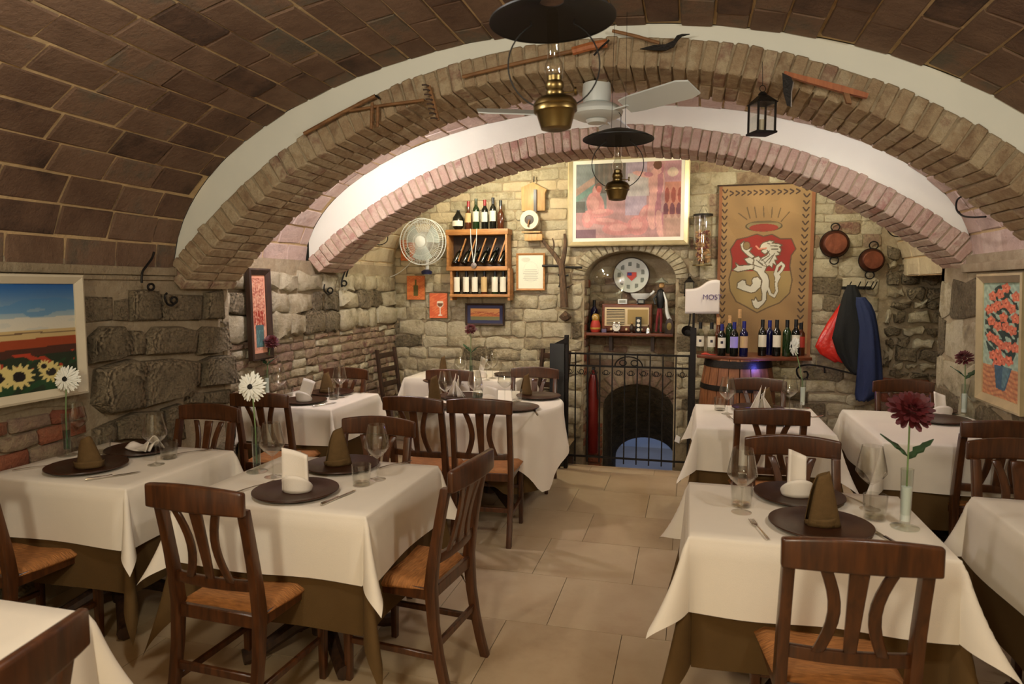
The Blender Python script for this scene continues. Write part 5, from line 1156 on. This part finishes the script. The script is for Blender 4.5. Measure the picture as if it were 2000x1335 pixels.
for nm, hp, m, d0, d1 in (('handle', [(1532, 138), (1560, 145), (1640, 165), (1697, 182), (1694, 191), (1640, 178), (1570, 158), (1532, 146)], MATS['orange_wood'], .02, .045), ('blade', [(1528, 142), (1545, 150), (1549, 160), (1545, 180), (1546, 209), (1537, 205), (1530, 180)], iron_m, .045, .052), ('cutting_edge', [(1549, 160), (1551, 160), (1547, 180), (1546.5, 209), (1544.5, 208), (1545, 180)], steel_m, .046, .053), ('peg', [(1645, 172), (1658, 178), (1664, 202), (1654, 200)], tool_m, .018, .044)):
    P3 = [AT(*a, d1) for a in hp]; n = len(P3); G().add(P3+[p+Vector((0, d1-d0, 0)) for p in P3], [tuple(range(n)), tuple(range(2*n-1, n-1, -1))]+[(i, i+n, (i+1) % n+n, (i+1) % n) for i in range(n)]).build(nm, m, t)
# ---- iron hooks and scrolls
def smooth(pts, n=5):
    P = [Vector(p) for p in pts]; out = []
    for i in range(len(P)-1):
        a, b, c, d = P[max(0, i-1)], P[i], P[i+1], P[min(len(P)-1, i+2)]
        for k in range(n):
            s = k/n; out.append(.5*((2*b)+(c-a)*s+(2*a-5*b+4*c-d)*s*s+(3*b-a-3*c+d)*s**3))
    return out+[P[-1]]
def hook(name, label, fn, paths, r=.006, cat='hook'):
    t = thing(name, label, cat)
    for i, pp in enumerate(paths): G().tube(smooth([fn(*q) for q in pp]), r, 7).build(('hook_bar', 'curl', 'ring', 'tie')[min(i, 3)], iron_m, t, smooth=True)
lx = lambda x: (lambda px, py: at_x(px, py, x)); ly = lambda y: (lambda px, py: at_y(px, py, y))
circ = lambda cx, cy, r, n=9: [(cx+r*math.cos(2*PI*k/n), cy+r*math.sin(2*PI*k/n)) for k in range(n+1)]
hook('wall_hook', 'iron wall hook left of the nearer arch foot', lx(XL+.07), [[(301, 492), (297, 504), (287, 518), (278, 532), (277, 552)], circ(295, 560, 6)], .007)
hook('wall_hook', 'curled iron hook right under the nearer arch foot', lx(XL+.08), [[(326, 572), (322, 580), (327, 593), (336, 596), (344, 590)], circ(340, 586, 6)], .007)
hook('iron_scroll', 'thin iron scroll on the pink vault left of the far arch', lx(XL2+.13), [[(503, 453), (512, 455), (528, 453), (539, 446), (541, 437), (536, 430)]], .005)
hook('iron_scroll', 'thin iron scroll on the cream vault left of the wall fan', lx(XL2+.14), [[(728, 474), (742, 478), (755, 472), (757, 462), (754, 456)]], .005)
hook('iron_scroll', 'iron scroll on the tiles above the rose painting', lx(XR-.14), [[(1893, 367), (1890, 378)], [(1906, 380), (1885, 381), (1870, 390), (1868, 408), (1880, 421), (1900, 424), (1925, 423)]], .006)
hook('iron_scroll', 'iron scroll at the foot of the far arch above the right recess', ly(6.9), [[(1732, 436), (1733, 448), (1742, 459), (1755, 462), (1769, 461)]], .005)
hook('iron_bit', 'iron bit hanging high beside the far arch foot', lx(XL2+.1), [[(688, 500), (680, 515), (672, 535), (667, 552), (668, 560)], circ(672, 553, 5), [(684, 505), (680, 525), (676, 540)]], .008)
hook('iron_bit', 'iron bit hanging low beside the far arch foot', lx(XL2+.1), [[(634, 555), (633, 566), (640, 574), (648, 572)], circ(645, 567, 5)], .007)
hook('handrail', 'wrought-iron handrail with a scroll end right of the barrel', ly(6.95), [[(1573, 728), (1566, 731), (1570, 738), (1578, 735), (1577, 722), (1564, 714), (1556, 722), (1562, 738), (1574, 740), (1579, 730)][5:], [(1564, 714), (1580, 712), (1610, 716), (1660, 728), (1690, 735)], [(1556, 722), (1558, 733), (1568, 740), (1577, 735), (1576, 726), (1569, 726)], [(1610, 716), (1611, 728)]], .008, 'handrail')
# ---- wall fan
q = at_y(826, 472, 6.93); t = thing('wall_fan', 'round white wire-caged fan on the back wall', 'fan', q); rf = at_y(868, 472, 6.93).x-q.x; RX = Matrix.Rotation(PI/2, 3, 'X')
for z in (-.045, .045): cr_ = G().tube([(rf*math.cos(a), z, rf*math.sin(a)) for a in [2*PI*k/48 for k in range(48)]], .005, 6, True).build('cage_rim', white_m, t, smooth=True)
g = G()
for k in range(72):
    a = 2*PI*k/72; c, s = math.cos(a), math.sin(a)
    g.tube([(rf*c, -.045, rf*s), (rf*.7*c, -.075, rf*.7*s), (.06*c, -.085, .06*s)], .0016, 4)
for r_, y in ((.33, -.083), (.62, -.078), (.85, -.06)): g.tube([(rf*r_*math.cos(a), y, rf*r_*math.sin(a)) for a in [2*PI*k/40 for k in range(40)]], .002, 4, True)
g.build('cage_wires', white_m, cr_)
g = G()
for k in range(48):
    a = 2*PI*k/48; c, s = math.cos(a), math.sin(a); g.tube([(rf*c, .045, rf*s), (rf*.7*c, .07, rf*.7*s), (.06*c, .08, .06*s)], .0016, 4)
g.build('rear_wires', white_m, cr_)
G().lathe([(0, .088), (.05, .086), (.06, .080), (0, .078)], 28, M=RX).build('badge', white_m, t, smooth=True); G().lathe([(0, -.17), (.05, -.16), (.055, -.09), (0, -.08)], 24, M=RX).build('motor', white_m, t, smooth=True)
fb = thin_glass('fan_blade_plastic', (200, 206, 200), 2.5, .3)
for k in range(3):
    v, f = sheet(lambda u, w__, k=k: ((.05+(rf*.8-.05)*u)*math.cos(2*PI*k/3+.5+(w__-.5)*1.15), -.01+.05*(w__-.5), (.05+(rf*.8-.05)*u)*math.sin(2*PI*k/3+.5+(w__-.5)*1.15)), 8, 6); G().add(v, f).build('blade', plain('fan_blade', (176, 184, 176), .5) if k == 0 else MATS['fan_blade'], t, smooth=True)
G().lathe([(.02, -.22), (.035, -.2), (.045, -.12)], 16, (0, .0, -.0), RX).tube([(0, .13, -.02), (0, .12, -rf-.06), (0, .16, -rf-.09)], .02, 8).build('bracket', white_m, t, smooth=True)
G().lathe([(0, 0), (.055, .0), (.06, .03), (.03, .05), (0, .052)], 20, (0, .10, -rf-.10)).build('control_box', plain('dark_blue_plastic', (34, 36, 70), .4), t, smooth=True)
G().tube(smooth([tuple(at_y(px, py, 7.12)-q) for px, py in ((806, 505), (795, 520), (775, 535), (750, 545), (744, 552))]), .004, 6).build('power_cable', white_m, t)
# ---- wooden device, certificate neighbour, vine cross
q = at_y(1047, 468, YW); t = thing('wooden_press', 'rustic wooden wall press with a pale ring and pin', 'wall ornament', q); k_ = .00545
G().prism([(-.15, .30), (-.155, .55), (-.03, .60), (.12, .52), (.10, .48), (.10, .30)], .05, Matrix.Translation((0, -.01, 0))).build('back_board', lwood_m, t, bevel=.004)
G().box((.0, -.045, .40), (.03, .03, .24)).build('post', dwood_m, t); G().box((-.01, -.05, .02), (.19, .09, .07)).build('foot_block', lwood_m, t, bevel=.005); G().box((-.03, -.06, .075), (.2, .11, .015)).build('ledge', lwood_m, t)
G().lathe([(.05, -.03), (.098, -.03), (.10, 0), (.098, .03), (.05, .03), (.047, 0), (.05, -.03)], 36, (-.045, -.10, .20), RX, cap=False).build('ring', cream_m, t, smooth=True); G().lathe([(0, -.02), (.05, -.018), (.05, .018), (0, .02)], 28, (-.045, -.10, .20), RX).build('core', dwood_m, t)
G().tube([(-.045, -.13, .20), (-.055, -.15, .13)], .008, 8).build('pin', tool_m, t, smooth=True); G().tube([(-.02, -.03, .60), (-.02, -.02, .66)], .006, 6).build('nail', iron_m, t)
t = thing('vine_cross', 'cross of old vine wood and iron hanging left of the niche', 'wall ornament'); bark = wood('vine_bark', (62, 46, 32), (110, 84, 60), .9, 14, (4, 4, 1), 0); fy = ly(YB-.1)
def br(nm, pts, r, m=bark): G().tube(smooth([fy(*a) for a in pts]), r if not isinstance(r, tuple) else [r[0]+(r[1]-r[0])*i/((len(pts)-1)*5) for i in range((len(pts)-1)*5+1)], 8).build(nm, m, t, smooth=True)
br('trunk', [(1102, 600), (1101, 575), (1099, 545), (1097, 525), (1096, 505)], (.045, .03)); br('branch', [(1097, 520), (1085, 500), (1070, 482), (1055, 462), (1049, 453)], (.03, .012)); br('branch', [(1098, 515), (1103, 490), (1104, 470), (1103, 456)], (.028, .014)); br('twig', [(1078, 495), (1082, 478), (1079, 465)], (.012, .006)); br('twig', [(1100, 560), (1112, 558), (1119, 554)], (.01, .005))
br('cross_bar', [(1059, 519), (1080, 519), (1096, 520)], .013, iron_m); br('cross_bar', [(1104, 521), (1120, 522), (1137, 522)], .013, iron_m); br('strap', [(1090, 536), (1098, 539), (1110, 537)], .009, iron_m); br('strap', [(1091, 558), (1100, 562), (1111, 559)], .009, iron_m); br('strap', [(1093, 512), (1095, 525), (1093, 560)], .008, iron_m)
br('base_knot', [(1098, 613), (1104, 618), (1110, 613)], .05)
# ---- corks in a glass tube, sign, ladle, pans
p, w_, h_ = box_px(1354, 1391, 418, 519, YB-.13); t = thing('cork_tube', 'tall glass cylinder full of corks hanging between painting and banner', 'display tube', p); rr = w_/2
G().lathe([(rr, .012), (rr, h_-.02), (rr-.004, h_-.02), (rr-.004, .012), (rr, .012)], 32, cap=False).build('glass_cylinder', glass_m, t, smooth=True); G().lathe([(0, 0), (rr+.006, 0), (rr+.006, .012), (0, .012)], 32).build('base_ring', brass_m, t); G().lathe([(0, h_-.02), (rr+.004, h_-.02), (rr+.004, h_), (0, h_)], 32).build('lid', iron_m, t)
rc = random.Random(3); dk_c = plain('wine_stained_cork', (120, 60, 50), .9)
for k in range(120):
    a = rc.uniform(0, 2*PI); d = math.sqrt(rc.random())*(rr-.026); M = Euler((rc.uniform(0, 3), rc.uniform(0, 3), rc.uniform(0, 3))).to_matrix()
    G().lathe([(0, -.018), (.0105, -.018), (.0105, .018), (0, .018)], 8, (d*math.cos(a), d*math.sin(a), .035+(h_*.68-.04)*k/119), M).build('cork', cork_m if k % 3 else dk_c, t, smooth=True)
G().tube([(-rr*.5, 0, h_), (0, .1, h_+.1), (rr*.5, 0, h_)], .002, 5).build('hanging_wire', wire_m, t)
p, w_, h_ = box_px(1339, 1405, 546, 612, YB-.22); t = thing('curved_sign', 'curved white sign with purple lettering left of the banner', 'sign', p)
tm = lambda u: h_*(.72+.28/(1+math.exp(-(u-.52)*11)))*(1-.03*max(0, u-.9)*10)
arcy = lambda u: -.05*math.sin(PI*(u*.8+.1))
v, f = sheet(lambda u, k: ((u-.5)*w_, arcy(u), tm(u)*k), 24, 10); thick(G().add(v, f).build('panel', plain('sign_white', (222, 212, 206), .5), t, smooth=True, angle=3), .008, 1)
G().tube([((u-.5)*w_, arcy(u), tm(u)) for u in [k/24 for k in range(25)]], .005, 6).build('top_edge', plain('sign_edge', (150, 130, 110), .5), t, smooth=True)
G().box((0, .08, h_*.35), (.03, .16, .03)).build('wall_bracket', iron_m, t)
def text(s, size, loc, mat, parent, name='lettering', depth=.001):
    cu = bpy.data.curves.new(name, 'FONT'); cu.body = s; cu.size = size; cu.extrude = depth; cu.align_x = 'CENTER'
    o = bpy.data.objects.new('tmp', cu); COL.objects.link(o); dg = bpy.context.evaluated_depsgraph_get(); me = bpy.data.meshes.new_from_object(o.evaluated_get(dg)); bpy.data.objects.remove(o)
    me.materials.clear(); me.materials.append(mat); return link(name, me, parent, loc, (PI/2, 0, 0))
purple = plain('purple_ink', (96, 74, 120), .6)
text('MOST', .072, (w_*.29, arcy(.8)-.016, h_*.42), purple, t).rotation_euler = (PI/2, 0, R(17))
q = at_y(1345, 640, YB-.08); t = thing('hanging_ladle', 'dark iron ladle hanging under the curved sign', 'ladle', q); G().tube([(.012, .02, .17), (.01, .0, .08), (0, 0, .02)], .007, 8).build('handle', iron_m, t, smooth=True); G().lathe([(.0, -.045), (.035, -.04), (.055, -.015), (.06, 0), (.057, 0), (.03, -.034), (0, -.04)], 24, (-.01, 0, -.03), Matrix.Rotation(R(60), 3, 'X'), cap=False).build('bowl', iron_m, t, smooth=True)
def pan(px, py, rpx, tilt, label):
    q = at_y(px, py, YB-.04); r_ = at_y(px+rpx, py, YB-.04).x-q.x; t = thing('copper_pan', label, 'pan', q, 0, 'copper pans on the back wall'); t.rotation_euler = (0, tilt, 0)
    G().lathe([(r_, 0), (r_*1.01, .0), (r_*.93, .05), (r_*.80, .075), (r_*.74, .078)], 40, M=RX, cap=False).build('side', dcopper_m, t, smooth=True)
    G().lathe([(0, .078), (r_*.74, .0785), (r_*.74, .074), (0, .074)], 40, M=RX).build('bottom', copper_m, t, smooth=True)
    G().tube([(r_*math.cos(a), 0, r_*math.sin(a)) for a in [2*PI*k/40 for k in range(40)]], .006, 6, True).build('rim', iron_m, t, smooth=True)
    for s in (1, -1): G().tube([(.038*math.cos(a), -.012, s*(r_+.03)+.036*math.sin(a)) for a in [2*PI*k/20 for k in range(20)]], .006, 6, True).build('handle', iron_m, t, smooth=True)
pan(1630, 476, 28.5, 0, 'larger copper pan on the back wall right of the banner'); pan(1702, 508, 25, R(5), 'smaller darker copper pan above the coats')
# ---- coats on a rack
q = at_y(1672, 562, YB-.04); t = thing('coat_rack', 'small iron coat rack with upturned hooks', 'coat rack', q); G().box((0, -.01, 0), (.26, .02, .03)).build('rail', iron_m, t)
for x in (-.1, -.02, .04, .09, .12): G().tube(smooth([(x, -.02, 0), (x+.01, -.07, -.01), (x+.025, -.1, .03), (x+.035, -.11, .06)]), .005, 6).build('hook', iron_m, t, smooth=True)
def coat(name, label, rows, y, dep, mat, seed, wr=.03):
    r = random.Random(seed); ph = [r.uniform(0, 6) for _ in range(4)]; R_ = []
    rows2 = []
    for i in range(len(rows)-1):
        for k in range(4): s = k/4; rows2.append(tuple(rows[i][j]+(rows[i+1][j]-rows[i][j])*s for j in range(3)))
    rows2.append(rows[-1]); n = 28; v = []
    for i, (py, l, rt) in enumerate(rows2):
        a, b = at_y(l, py, y), at_y(rt, py, y); cx, hw = (a.x+b.x)/2, (b.x-a.x)/2; k = i/len(rows2); dd = dep*min(1, .35+1.6*k)
        for j in range(n):
            th = 2*PI*j/n; rip = 1+wr*6*math.sin(5*th+ph[0]+k*2)*min(1, k*2)+wr*4*math.sin(9*th+ph[1]-k*5)
            v.append((cx+hw*math.cos(th)*(1+.3*(rip-1)), y+dd*math.sin(th)*rip*(.5 if math.sin(th) > 0 else 1), a.z+.006*math.sin(7*th+ph[2])*k))
    m = len(rows2); f = [(i*n+j, i*n+(j+1) % n, (i+1)*n+(j+1) % n, (i+1)*n+j) for i in range(m-1) for j in range(n)]+[tuple(range(n-1, -1, -1)), tuple((m-1)*n+j for j in range(n))]
    o = G().add(v, f).build(name, mat, smooth=True, angle=2.5); tag(o, label, 'coat', 'coats on the rack'); return o
coat('padded_jacket', 'shiny red padded jacket hanging behind the black coat', [(578, 1652, 1668), (600, 1636, 1672), (630, 1615, 1672), (655, 1600, 1670), (676, 1591, 1668), (690, 1600, 1666), (706, 1628, 1664)], YB-.10, .06, plain('red_nylon', (196, 40, 30), .25, bump=.5, bscale=22), 1, .02)
coat('black_coat', 'black coat hanging in the middle of the rack', [(556, 1655, 1672), (575, 1647, 1681), (600, 1640, 1690), (630, 1632, 1693), (660, 1625, 1692), (690, 1635, 1688), (715, 1650, 1684), (728, 1662, 1680)], YB-.20, .075, plain('black_wool', (20, 20, 18), .9, bump=.3, bscale=60), 2)
coat('blue_coat', 'long navy blue coat hanging at the right of the rack', [(580, 1672, 1690), (595, 1671, 1702), (612, 1674, 1709), (640, 1678, 1714), (680, 1676, 1719), (720, 1673, 1723), (750, 1671, 1724), (768, 1670, 1718), (781, 1672, 1694)], YB-.29, .07, plain('navy_cloth', (26, 38, 74), .8, bump=.3, bscale=50), 3)
# ================================================================== GATE
YG = 6.06; gz = lambda px, py: at_y(px, py, YG)
t = thing('iron_gate', 'black wrought-iron gate with scrolls across the cellar stairs', 'gate'); gl, gr = gz(1100, 800).x, gz(1344, 800).x; zr0, zr1, zr2 = gz(1220, 895).z, gz(1220, 716).z, gz(1220, 692).z
for z, nm in ((zr0, 'bottom_rail'), (zr1, 'middle_rail'), (zr2, 'top_rail')): G().box(((gl+gr)/2, YG, z), (gr-gl, .014, .016)).build(nm, iron_m, t)
nb = 11
for k in range(nb): x = gl+(gr-gl)*k/(nb-1); G().box((x, YG, (zr0+zr2)/2-.02), (.011, .011, zr2-zr0+.06)).build('bar', iron_m, t)
for k in list(range(nb-1)):
    x = gl+(gr-gl)*(k+.5)/(nb-1); r_ = .036
    for s in (-1, 1): G().tube([(x+s*(.014+.016*a/6.0)*math.cos(a)+s*.004, YG, zr1-.05+(.008+.024*a/6)*math.sin(a)) for a in [j*.45 for j in range(15)]], .0035, 5).build('scroll', iron_m, t)
xm = gz(1228, 700).x; G().tube([(xm+.12*math.cos(a), YG, zr1+.005+.085*math.sin(a)) for a in [PI*k/16 for k in range(17)]], .006, 6).build('crest_arc', iron_m, t, smooth=True)
for s in (-1, 1): G().tube([(xm+s*(.05+.03*math.cos(a)), YG, zr1+.035+.025*math.sin(a)) for a in [2*PI*k/12 for k in range(12)]], .005, 5, True).build('crest_curl', iron_m, t, smooth=True)
for x, z1, nm in ((gl-.03, gz(1095, 672).z, 'post'), (gr+.03, gz(1352, 640).z, 'post')): G().box((x, YG+.01, z1/2), (.05, .04, z1)).build(nm, iron_m, t, bevel=.004)
G().box((gr+.03, YG+.01, gz(1352, 618).z-.04), (.02, .02, .14)).build('latch_post', iron_m, t); G().box((gl+.02, YG+.02, .045), (.14, .03, .07)).build('hinge_block', dwood_m, t)
t = thing('open_gate_leaf', 'dark solid gate leaf folded open left of the iron gate', 'gate'); xa = gz(1084, 780).x; za = gz(1098, 668).z
G().box((xa+.045, YG-.14, za/2+.01), (.13, .03, za-.02)).build('panel', plain('dark_green_metal', (30, 30, 24), .5), t, bevel=.004); G().box((xa+.125, YG-.12, za/2+.04), (.035, .045, za+.07)).build('post', iron_m, t, bevel=.004); G().prism([(-.07, 0), (.09, 0), (.10, .07), (.07, .05), (-.03, .0)], .02, Matrix.Translation((xa+.05, YG-.14, za))).build('finial', iron_m, t)
q = at_y(1322, 855, YG-.03); t = thing('price_tag', 'small white tag hanging on the gate', 'tag', q); G().prism([(-.02, -.03), (.02, -.045), (.03, .01), (-.005, .03)], .002).build('card', white_m, t); G().tube([(0, .0, .025), (.005, .02, .10)], .0015, 5).build('string', wire_m, t)
q = at_y(1160, 790, YB+.2); t = thing('fire_extinguisher', 'narrow dark red cylinder standing behind the gate', 'extinguisher', (q.x+.0, YB+.14, -.19)); G().lathe([(0, 0), (.05, 0), (.055, .02), (.055, .78), (.035, .86), (.015, .88), (.015, .92), (0, .92)], 24).build('cylinder', plain('dark_red_paint', (110, 26, 20), .35), t, smooth=True); G().tube([(0, 0, .9), (.03, -.03, .9), (.06, -.05, .6)], .008, 6).build('hose', black_m, t, smooth=True); G().box((0, 0, .93), (.03, .08, .02)).build('lever', black_m, t)
# ================================================================== NICHE SHELF
NZ0 = at_y(1236, 650, YB+.06).z; t = thing('niche_shelf', 'dark wooden shelf board across the arched niche', 'shelf', (NC, YB, NZ0))
G().box((0, .17, -.016), (NX1-NX0-.04, .30, .03)).build('board', MATS['bar_wood'], t, bevel=.003)
for s in (-1, 1): G().prism([(0, -.03), (.035, -.03), (.035, -.2), (0, -.2)], .1, Matrix.Translation((s*.22, .2, 0))).build('bracket', dwood_m, t)
def ns(px, y=YB+.13): q = at_y(px, 640, y); return Vector((q.x, y, NZ0+.0005))
def npx(l, r, tp, bt, y): a = at_y(l, bt, y); b = at_y(r, tp, y); return b.x-a.x, b.z-a.z
rw, rh = npx(1176, 1275, 594, 648, YB+.12); q = ns(1225, YB+.2); t = thing('old_radio', 'vintage wooden radio with a cream front in the niche', 'radio', q)
G().box((0, 0, rh/2+.004), (rw, .17, rh)).build('case', MATS['bar_wood'], t, bevel=.018, seg=4)
G().box((0, -.087, rh*.56), (rw*.88, .012, rh*.66)).build('front_frame', plain('radio_cream', (216, 194, 150), .45), t, bevel=.005)
G().box((-rw*.22, -.095, rh*.56), (rw*.36, .004, rh*.54)).build('grille_cloth', dwood_m, t); gc_ = [c_ for c_ in t.children][-1]
for k in range(9): G().box((-rw*.22, -.099, rh*(.33+.055*k)), (rw*.36, .006, rh*.026)).build('grille_slat', MATS['radio_cream'], gc_)
G().box((rw*.22, -.095, rh*.56), (rw*.40, .004, rh*.52)).build('dial_glass', plain('dial_gold', (160, 132, 74), .3), t)
for x in (-.3, .0, .14, .3): G().lathe([(0, 0), (.014, 0), (.012, .02), (0, .021)], 16, (x*rw, -.086, rh*.12), RX).build('knob', MATS['radio_cream'], t, smooth=True)
ztop_r = NZ0+.0005+rh+.004
def disc_plate(name, label, px, py, rpx, y, mat, lean, rim, crest=False, glass=False):
    q = at_y(px, py, y); r_ = at_y(px+rpx, py, y).x-q.x; t = thing(name, label, 'plate', q); t.rotation_euler = (lean, 0, 0)
    G().lathe([(0, .0), (r_*.6, .0), (r_*.97, .018), (r_, .020), (r_, .024), (r_*.95, .023), (r_*.6, .006), (0, .006)], 48, M=RX).build('dish', mat, t, smooth=True)
    if rim: G().tube([(r_*math.cos(a), -.022, r_*math.sin(a)) for a in [2*PI*k/48 for k in range(48)]], .006, 6, True).build('rim', rim, t, smooth=True)
    if crest:
        G().prism([(-.05, .035), (.05, .035), (.05, -.01), (.0, -.06), (-.05, -.01)], .003, Matrix.Translation((.005, -.012, .0))).build('red_shield', label_r, t); G().prism([(-.045, .03), (0, .03), (0, 0), (-.045, 0)], .003, Matrix.Translation((.005, -.0145, 0))).build('blue_quarter', cap_b, t)
        for k in range(9):
            a = 2*PI*k/9+.3; G().box((r_*.68*math.cos(a), -.013, r_*.68*math.sin(a)), (.035, .003, .05)).build('painted_figure', plain('plate_drawing', (112, 116, 104), .5) if k == 0 else MATS['plate_drawing'], t)
    return t
disc_plate('decorated_plate', 'decorated round plate with a red and blue shield in the niche', 1233, 538, 35, YB+.27, plain('plate_grey', (190, 192, 180), .3), R(-8), dwood_m, True)
disc_plate('glass_plate', 'clear glass plate leaning in front of the decorated plate', 1189, 553, 32, YB+.2, glass_m, R(-10), vaseglass_m)
q = at_y(1251, 570, YB+.17); t = thing('gravy_boat', 'white china gravy boat on top of the old radio', 'gravy boat', (q.x, YB+.17, ztop_r)); G().lathe([(0, .03), (.03, .03), (.035, .04), (.07, .07), (.085, .11), (.082, .11), (.06, .07), (0, .05)], 28, M=Matrix.Diagonal((1.25, .7, 1)).to_3x3(), cap=False).build('bowl', white_m, t, smooth=True); G().lathe([(0, 0), (.04, 0), (.03, .01), (.02, .035), (0, .036)], 20).build('foot', white_m, t, smooth=True); G().tube(smooth([(.09, 0, .09), (.13, 0, .12), (.14, 0, .14)]), .012, 8).build('spout', white_m, t, smooth=True)
for px, wd, mt, lb in ((1216, .095, white_m, 'small white card box on top of the old radio'), (1252, .075, black_m, 'small dark plaque on top of the old radio')):
    q = at_y(px, 585, YB+.12); t = thing('small_box', lb, 'box', (q.x, YB+.12, ztop_r)); G().box((0, 0, .025), (wd, .03, .05)).build('body', mt, t, bevel=.002); G().box((0, -.0155, .025), (wd*.7, .002, .03)).build('inset', plain('inset_grey', (140, 140, 130), .5) if mt is white_m else MATS['inset_grey'], t)
q = ns(1163); t = thing('nesting_doll', 'red painted nesting doll at the left of the niche shelf', 'doll', q); G().lathe([(0, 0), (.045, 0), (.055, .02), (.056, .07), (.045, .11), (.036, .125)], 28).build('body', label_r, t, smooth=True); G().lathe([(.036, .125), (.042, .14), (.043, .165), (.03, .19), (0, .2)], 28).build('head_scarf', plain('scarf_ochre', (170, 130, 50), .5), t, smooth=True); G().lathe([(0, 0), (.022, .002), (.026, .0), (0, .006)], 20, (0, -.036, .155), RX).build('face', cream_m, t, smooth=True); G().lathe([(.056, .03), (.0575, .034), (.0575, .045), (.056, .05)], 28, cap=False).build('apron_band', MATS['scarf_ochre'], t, smooth=True)
def clock(px, r_, label, twin=True):
    t = thing('alarm_clock', label, 'clock', ns(px, YB+.07)); z = r_+.012; G().lathe([(0, -.02), (r_, -.02), (r_*1.03, 0), (r_, .02), (r_*.88, .022)], 28, (0, 0, z), RX, cap=False).build('case', steel_m, t, smooth=True); G().lathe([(0, .017), (r_*.9, .017), (r_*.9, .015), (0, .015)], 28, (0, 0, z), RX).build('dial', mat_m, t); dl_ = [c_ for c_ in t.children][-1]
    for a, l in ((.6, .5), (2.2, .7)): G().box((l*r_*.4*math.cos(a), -.019, z+l*r_*.4*math.sin(a)), (l*r_, .002, .004), (0, -a, 0)).build('hand', ink_m, dl_)
    for s in (-1, 1):
        G().tube([(s*r_*.5, 0, z-r_*.8), (s*r_*.7, 0, 0)], .004, 6).build('foot', steel_m, t)
        if twin: G().lathe([(0, .012), (.012, .01), (.016, 0), (0, -.002)], 14, (s*r_*.55, 0, z+r_*1.02)).build('bell', steel_m, t, smooth=True)
clock(1204, .045, 'chrome alarm clock with a white dial in front of the radio')
t = thing('dial_stand', 'black stand with three small white dials in front of the radio', 'clock', ns(1247, YB+.07)); G().box((0, 0, .085), (.06, .035, .17)).build('body', black_m, t, bevel=.004)
for k in range(3): G().lathe([(0, 0), (.018, 0), (.016, .006), (0, .006)], 20, (0, -.017, .035+.047*k), RX).build('dial', mat_m, t, smooth=True)
t = thing('figurine', 'small dark bird figurine in front of the radio', 'figurine', ns(1234, YB+.055)); G().lathe([(0, 0), (.02, 0), (.015, .01), (.03, .03), (.034, .05), (.02, .08), (.012, .09), (0, .1)], 18, M=Matrix.Diagonal((.8, 1.2, 1)).to_3x3()).build('body', dwood_m, t, smooth=True); G().lathe([(0, -.014), (.012, -.006), (.014, .004), (0, .016)], 14, (0, -.01, .1)).build('head', lwood_m, t, smooth=True); G().tube([(0, -.02, .1), (0, -.045, .095)], .004, 6).build('beak', brass_m, t)
t = thing('miniature_box', 'tiny trinket box between doll and alarm clock', 'box', ns(1180, YB+.07)); G().box((0, 0, .02), (.05, .04, .04)).build('body', plain('trinket_violet', (96, 84, 110), .5), t, bevel=.004); G().box((0, 0, .045), (.054, .044, .012)).build('lid', dcopper_m, t, bevel=.003)
t = thing('bell', 'small metal bell at the right of the radio', 'bell', ns(1266, YB+.08)); G().lathe([(.035, 0), (.03, .02), (.022, .045), (.012, .06), (0, .062)], 24, cap=False).build('cup', steel_m, t, smooth=True); G().lathe([(0, .06), (.006, .062), (.006, .085), (0, .09)], 12).build('handle', brass_m, t, smooth=True)
t = thing('framed_miniature', 'dark rounded miniature frame at the right end of the niche shelf', 'frame', ns(1307, YB+.07)); G().prism([(-.045, 0), (.05, 0), (.045, .10), (.03, .14), (0, .16), (-.03, .14), (-.04, .10)], .03).build('frame', dwood_m, t, bevel=.004); G().lathe([(0, 0), (.03, 0), (.03, .003), (0, .004)], 24, (0, -.016, .075), Matrix.Rotation(PI/2, 3, 'X') @ Matrix.Diagonal((.8, 1.3, 1)).to_3x3()).build('portrait', brass_m, t, smooth=True)
bottle('wine_bottle', 'tall dark blue bottle at the left back of the niche shelf', ns(1160, YB+.27), bot_bl, cap_k, None, .34, .04)
t = thing('costumed_puppet', 'slim puppet in dark red and black with a white tail in the niche', 'puppet', ns(1291, YB+.16)); G().lathe([(0, 0), (.03, 0), (.03, .01), (0, .012)], 18).build('stand', dwood_m, t)
G().tube([(-.05, 0, .012), (-.04, 0, .16), (-.02, 0, .28)], [.012, .014, .018], 8).build('leg', plain('puppet_red', (120, 30, 30), .7), t, smooth=True); G().tube([(.0, 0, .012), (.0, 0, .16), (-.01, 0, .28)], [.012, .014, .018], 8).build('leg', MATS['puppet_red'], t, smooth=True); G().lathe([(.03, .26), (.04, .32), (.045, .40), (.03, .45), (.0, .47)], 20, (-.01, 0, 0)).build('torso', black_m, t, smooth=True)
G().lathe([(0, -.035), (.025, -.02), (.03, .0), (.02, .028), (0, .035)], 18, (.0, 0, .50)).build('head', lwood_m, t, smooth=True); G().tube(smooth([(.02, -.02, .43), (.05, -.05, .33), (.06, -.06, .22), (.09, -.06, .14)]), [.006+.0012*k for k in range(16)], 8).build('white_tail', white_m, t, smooth=True); G().lathe([(0, 0), (.07, .005), (.03, .03), (0, .06)], 20, (0, 0, .525)).build('hat', plain('puppet_hat', (150, 150, 130), .7), t, smooth=True); G().tube([(-.03, 0, .42), (-.08, -.03, .36), (-.06, -.05, .30)], .012, 8).build('arm', black_m, t, smooth=True)
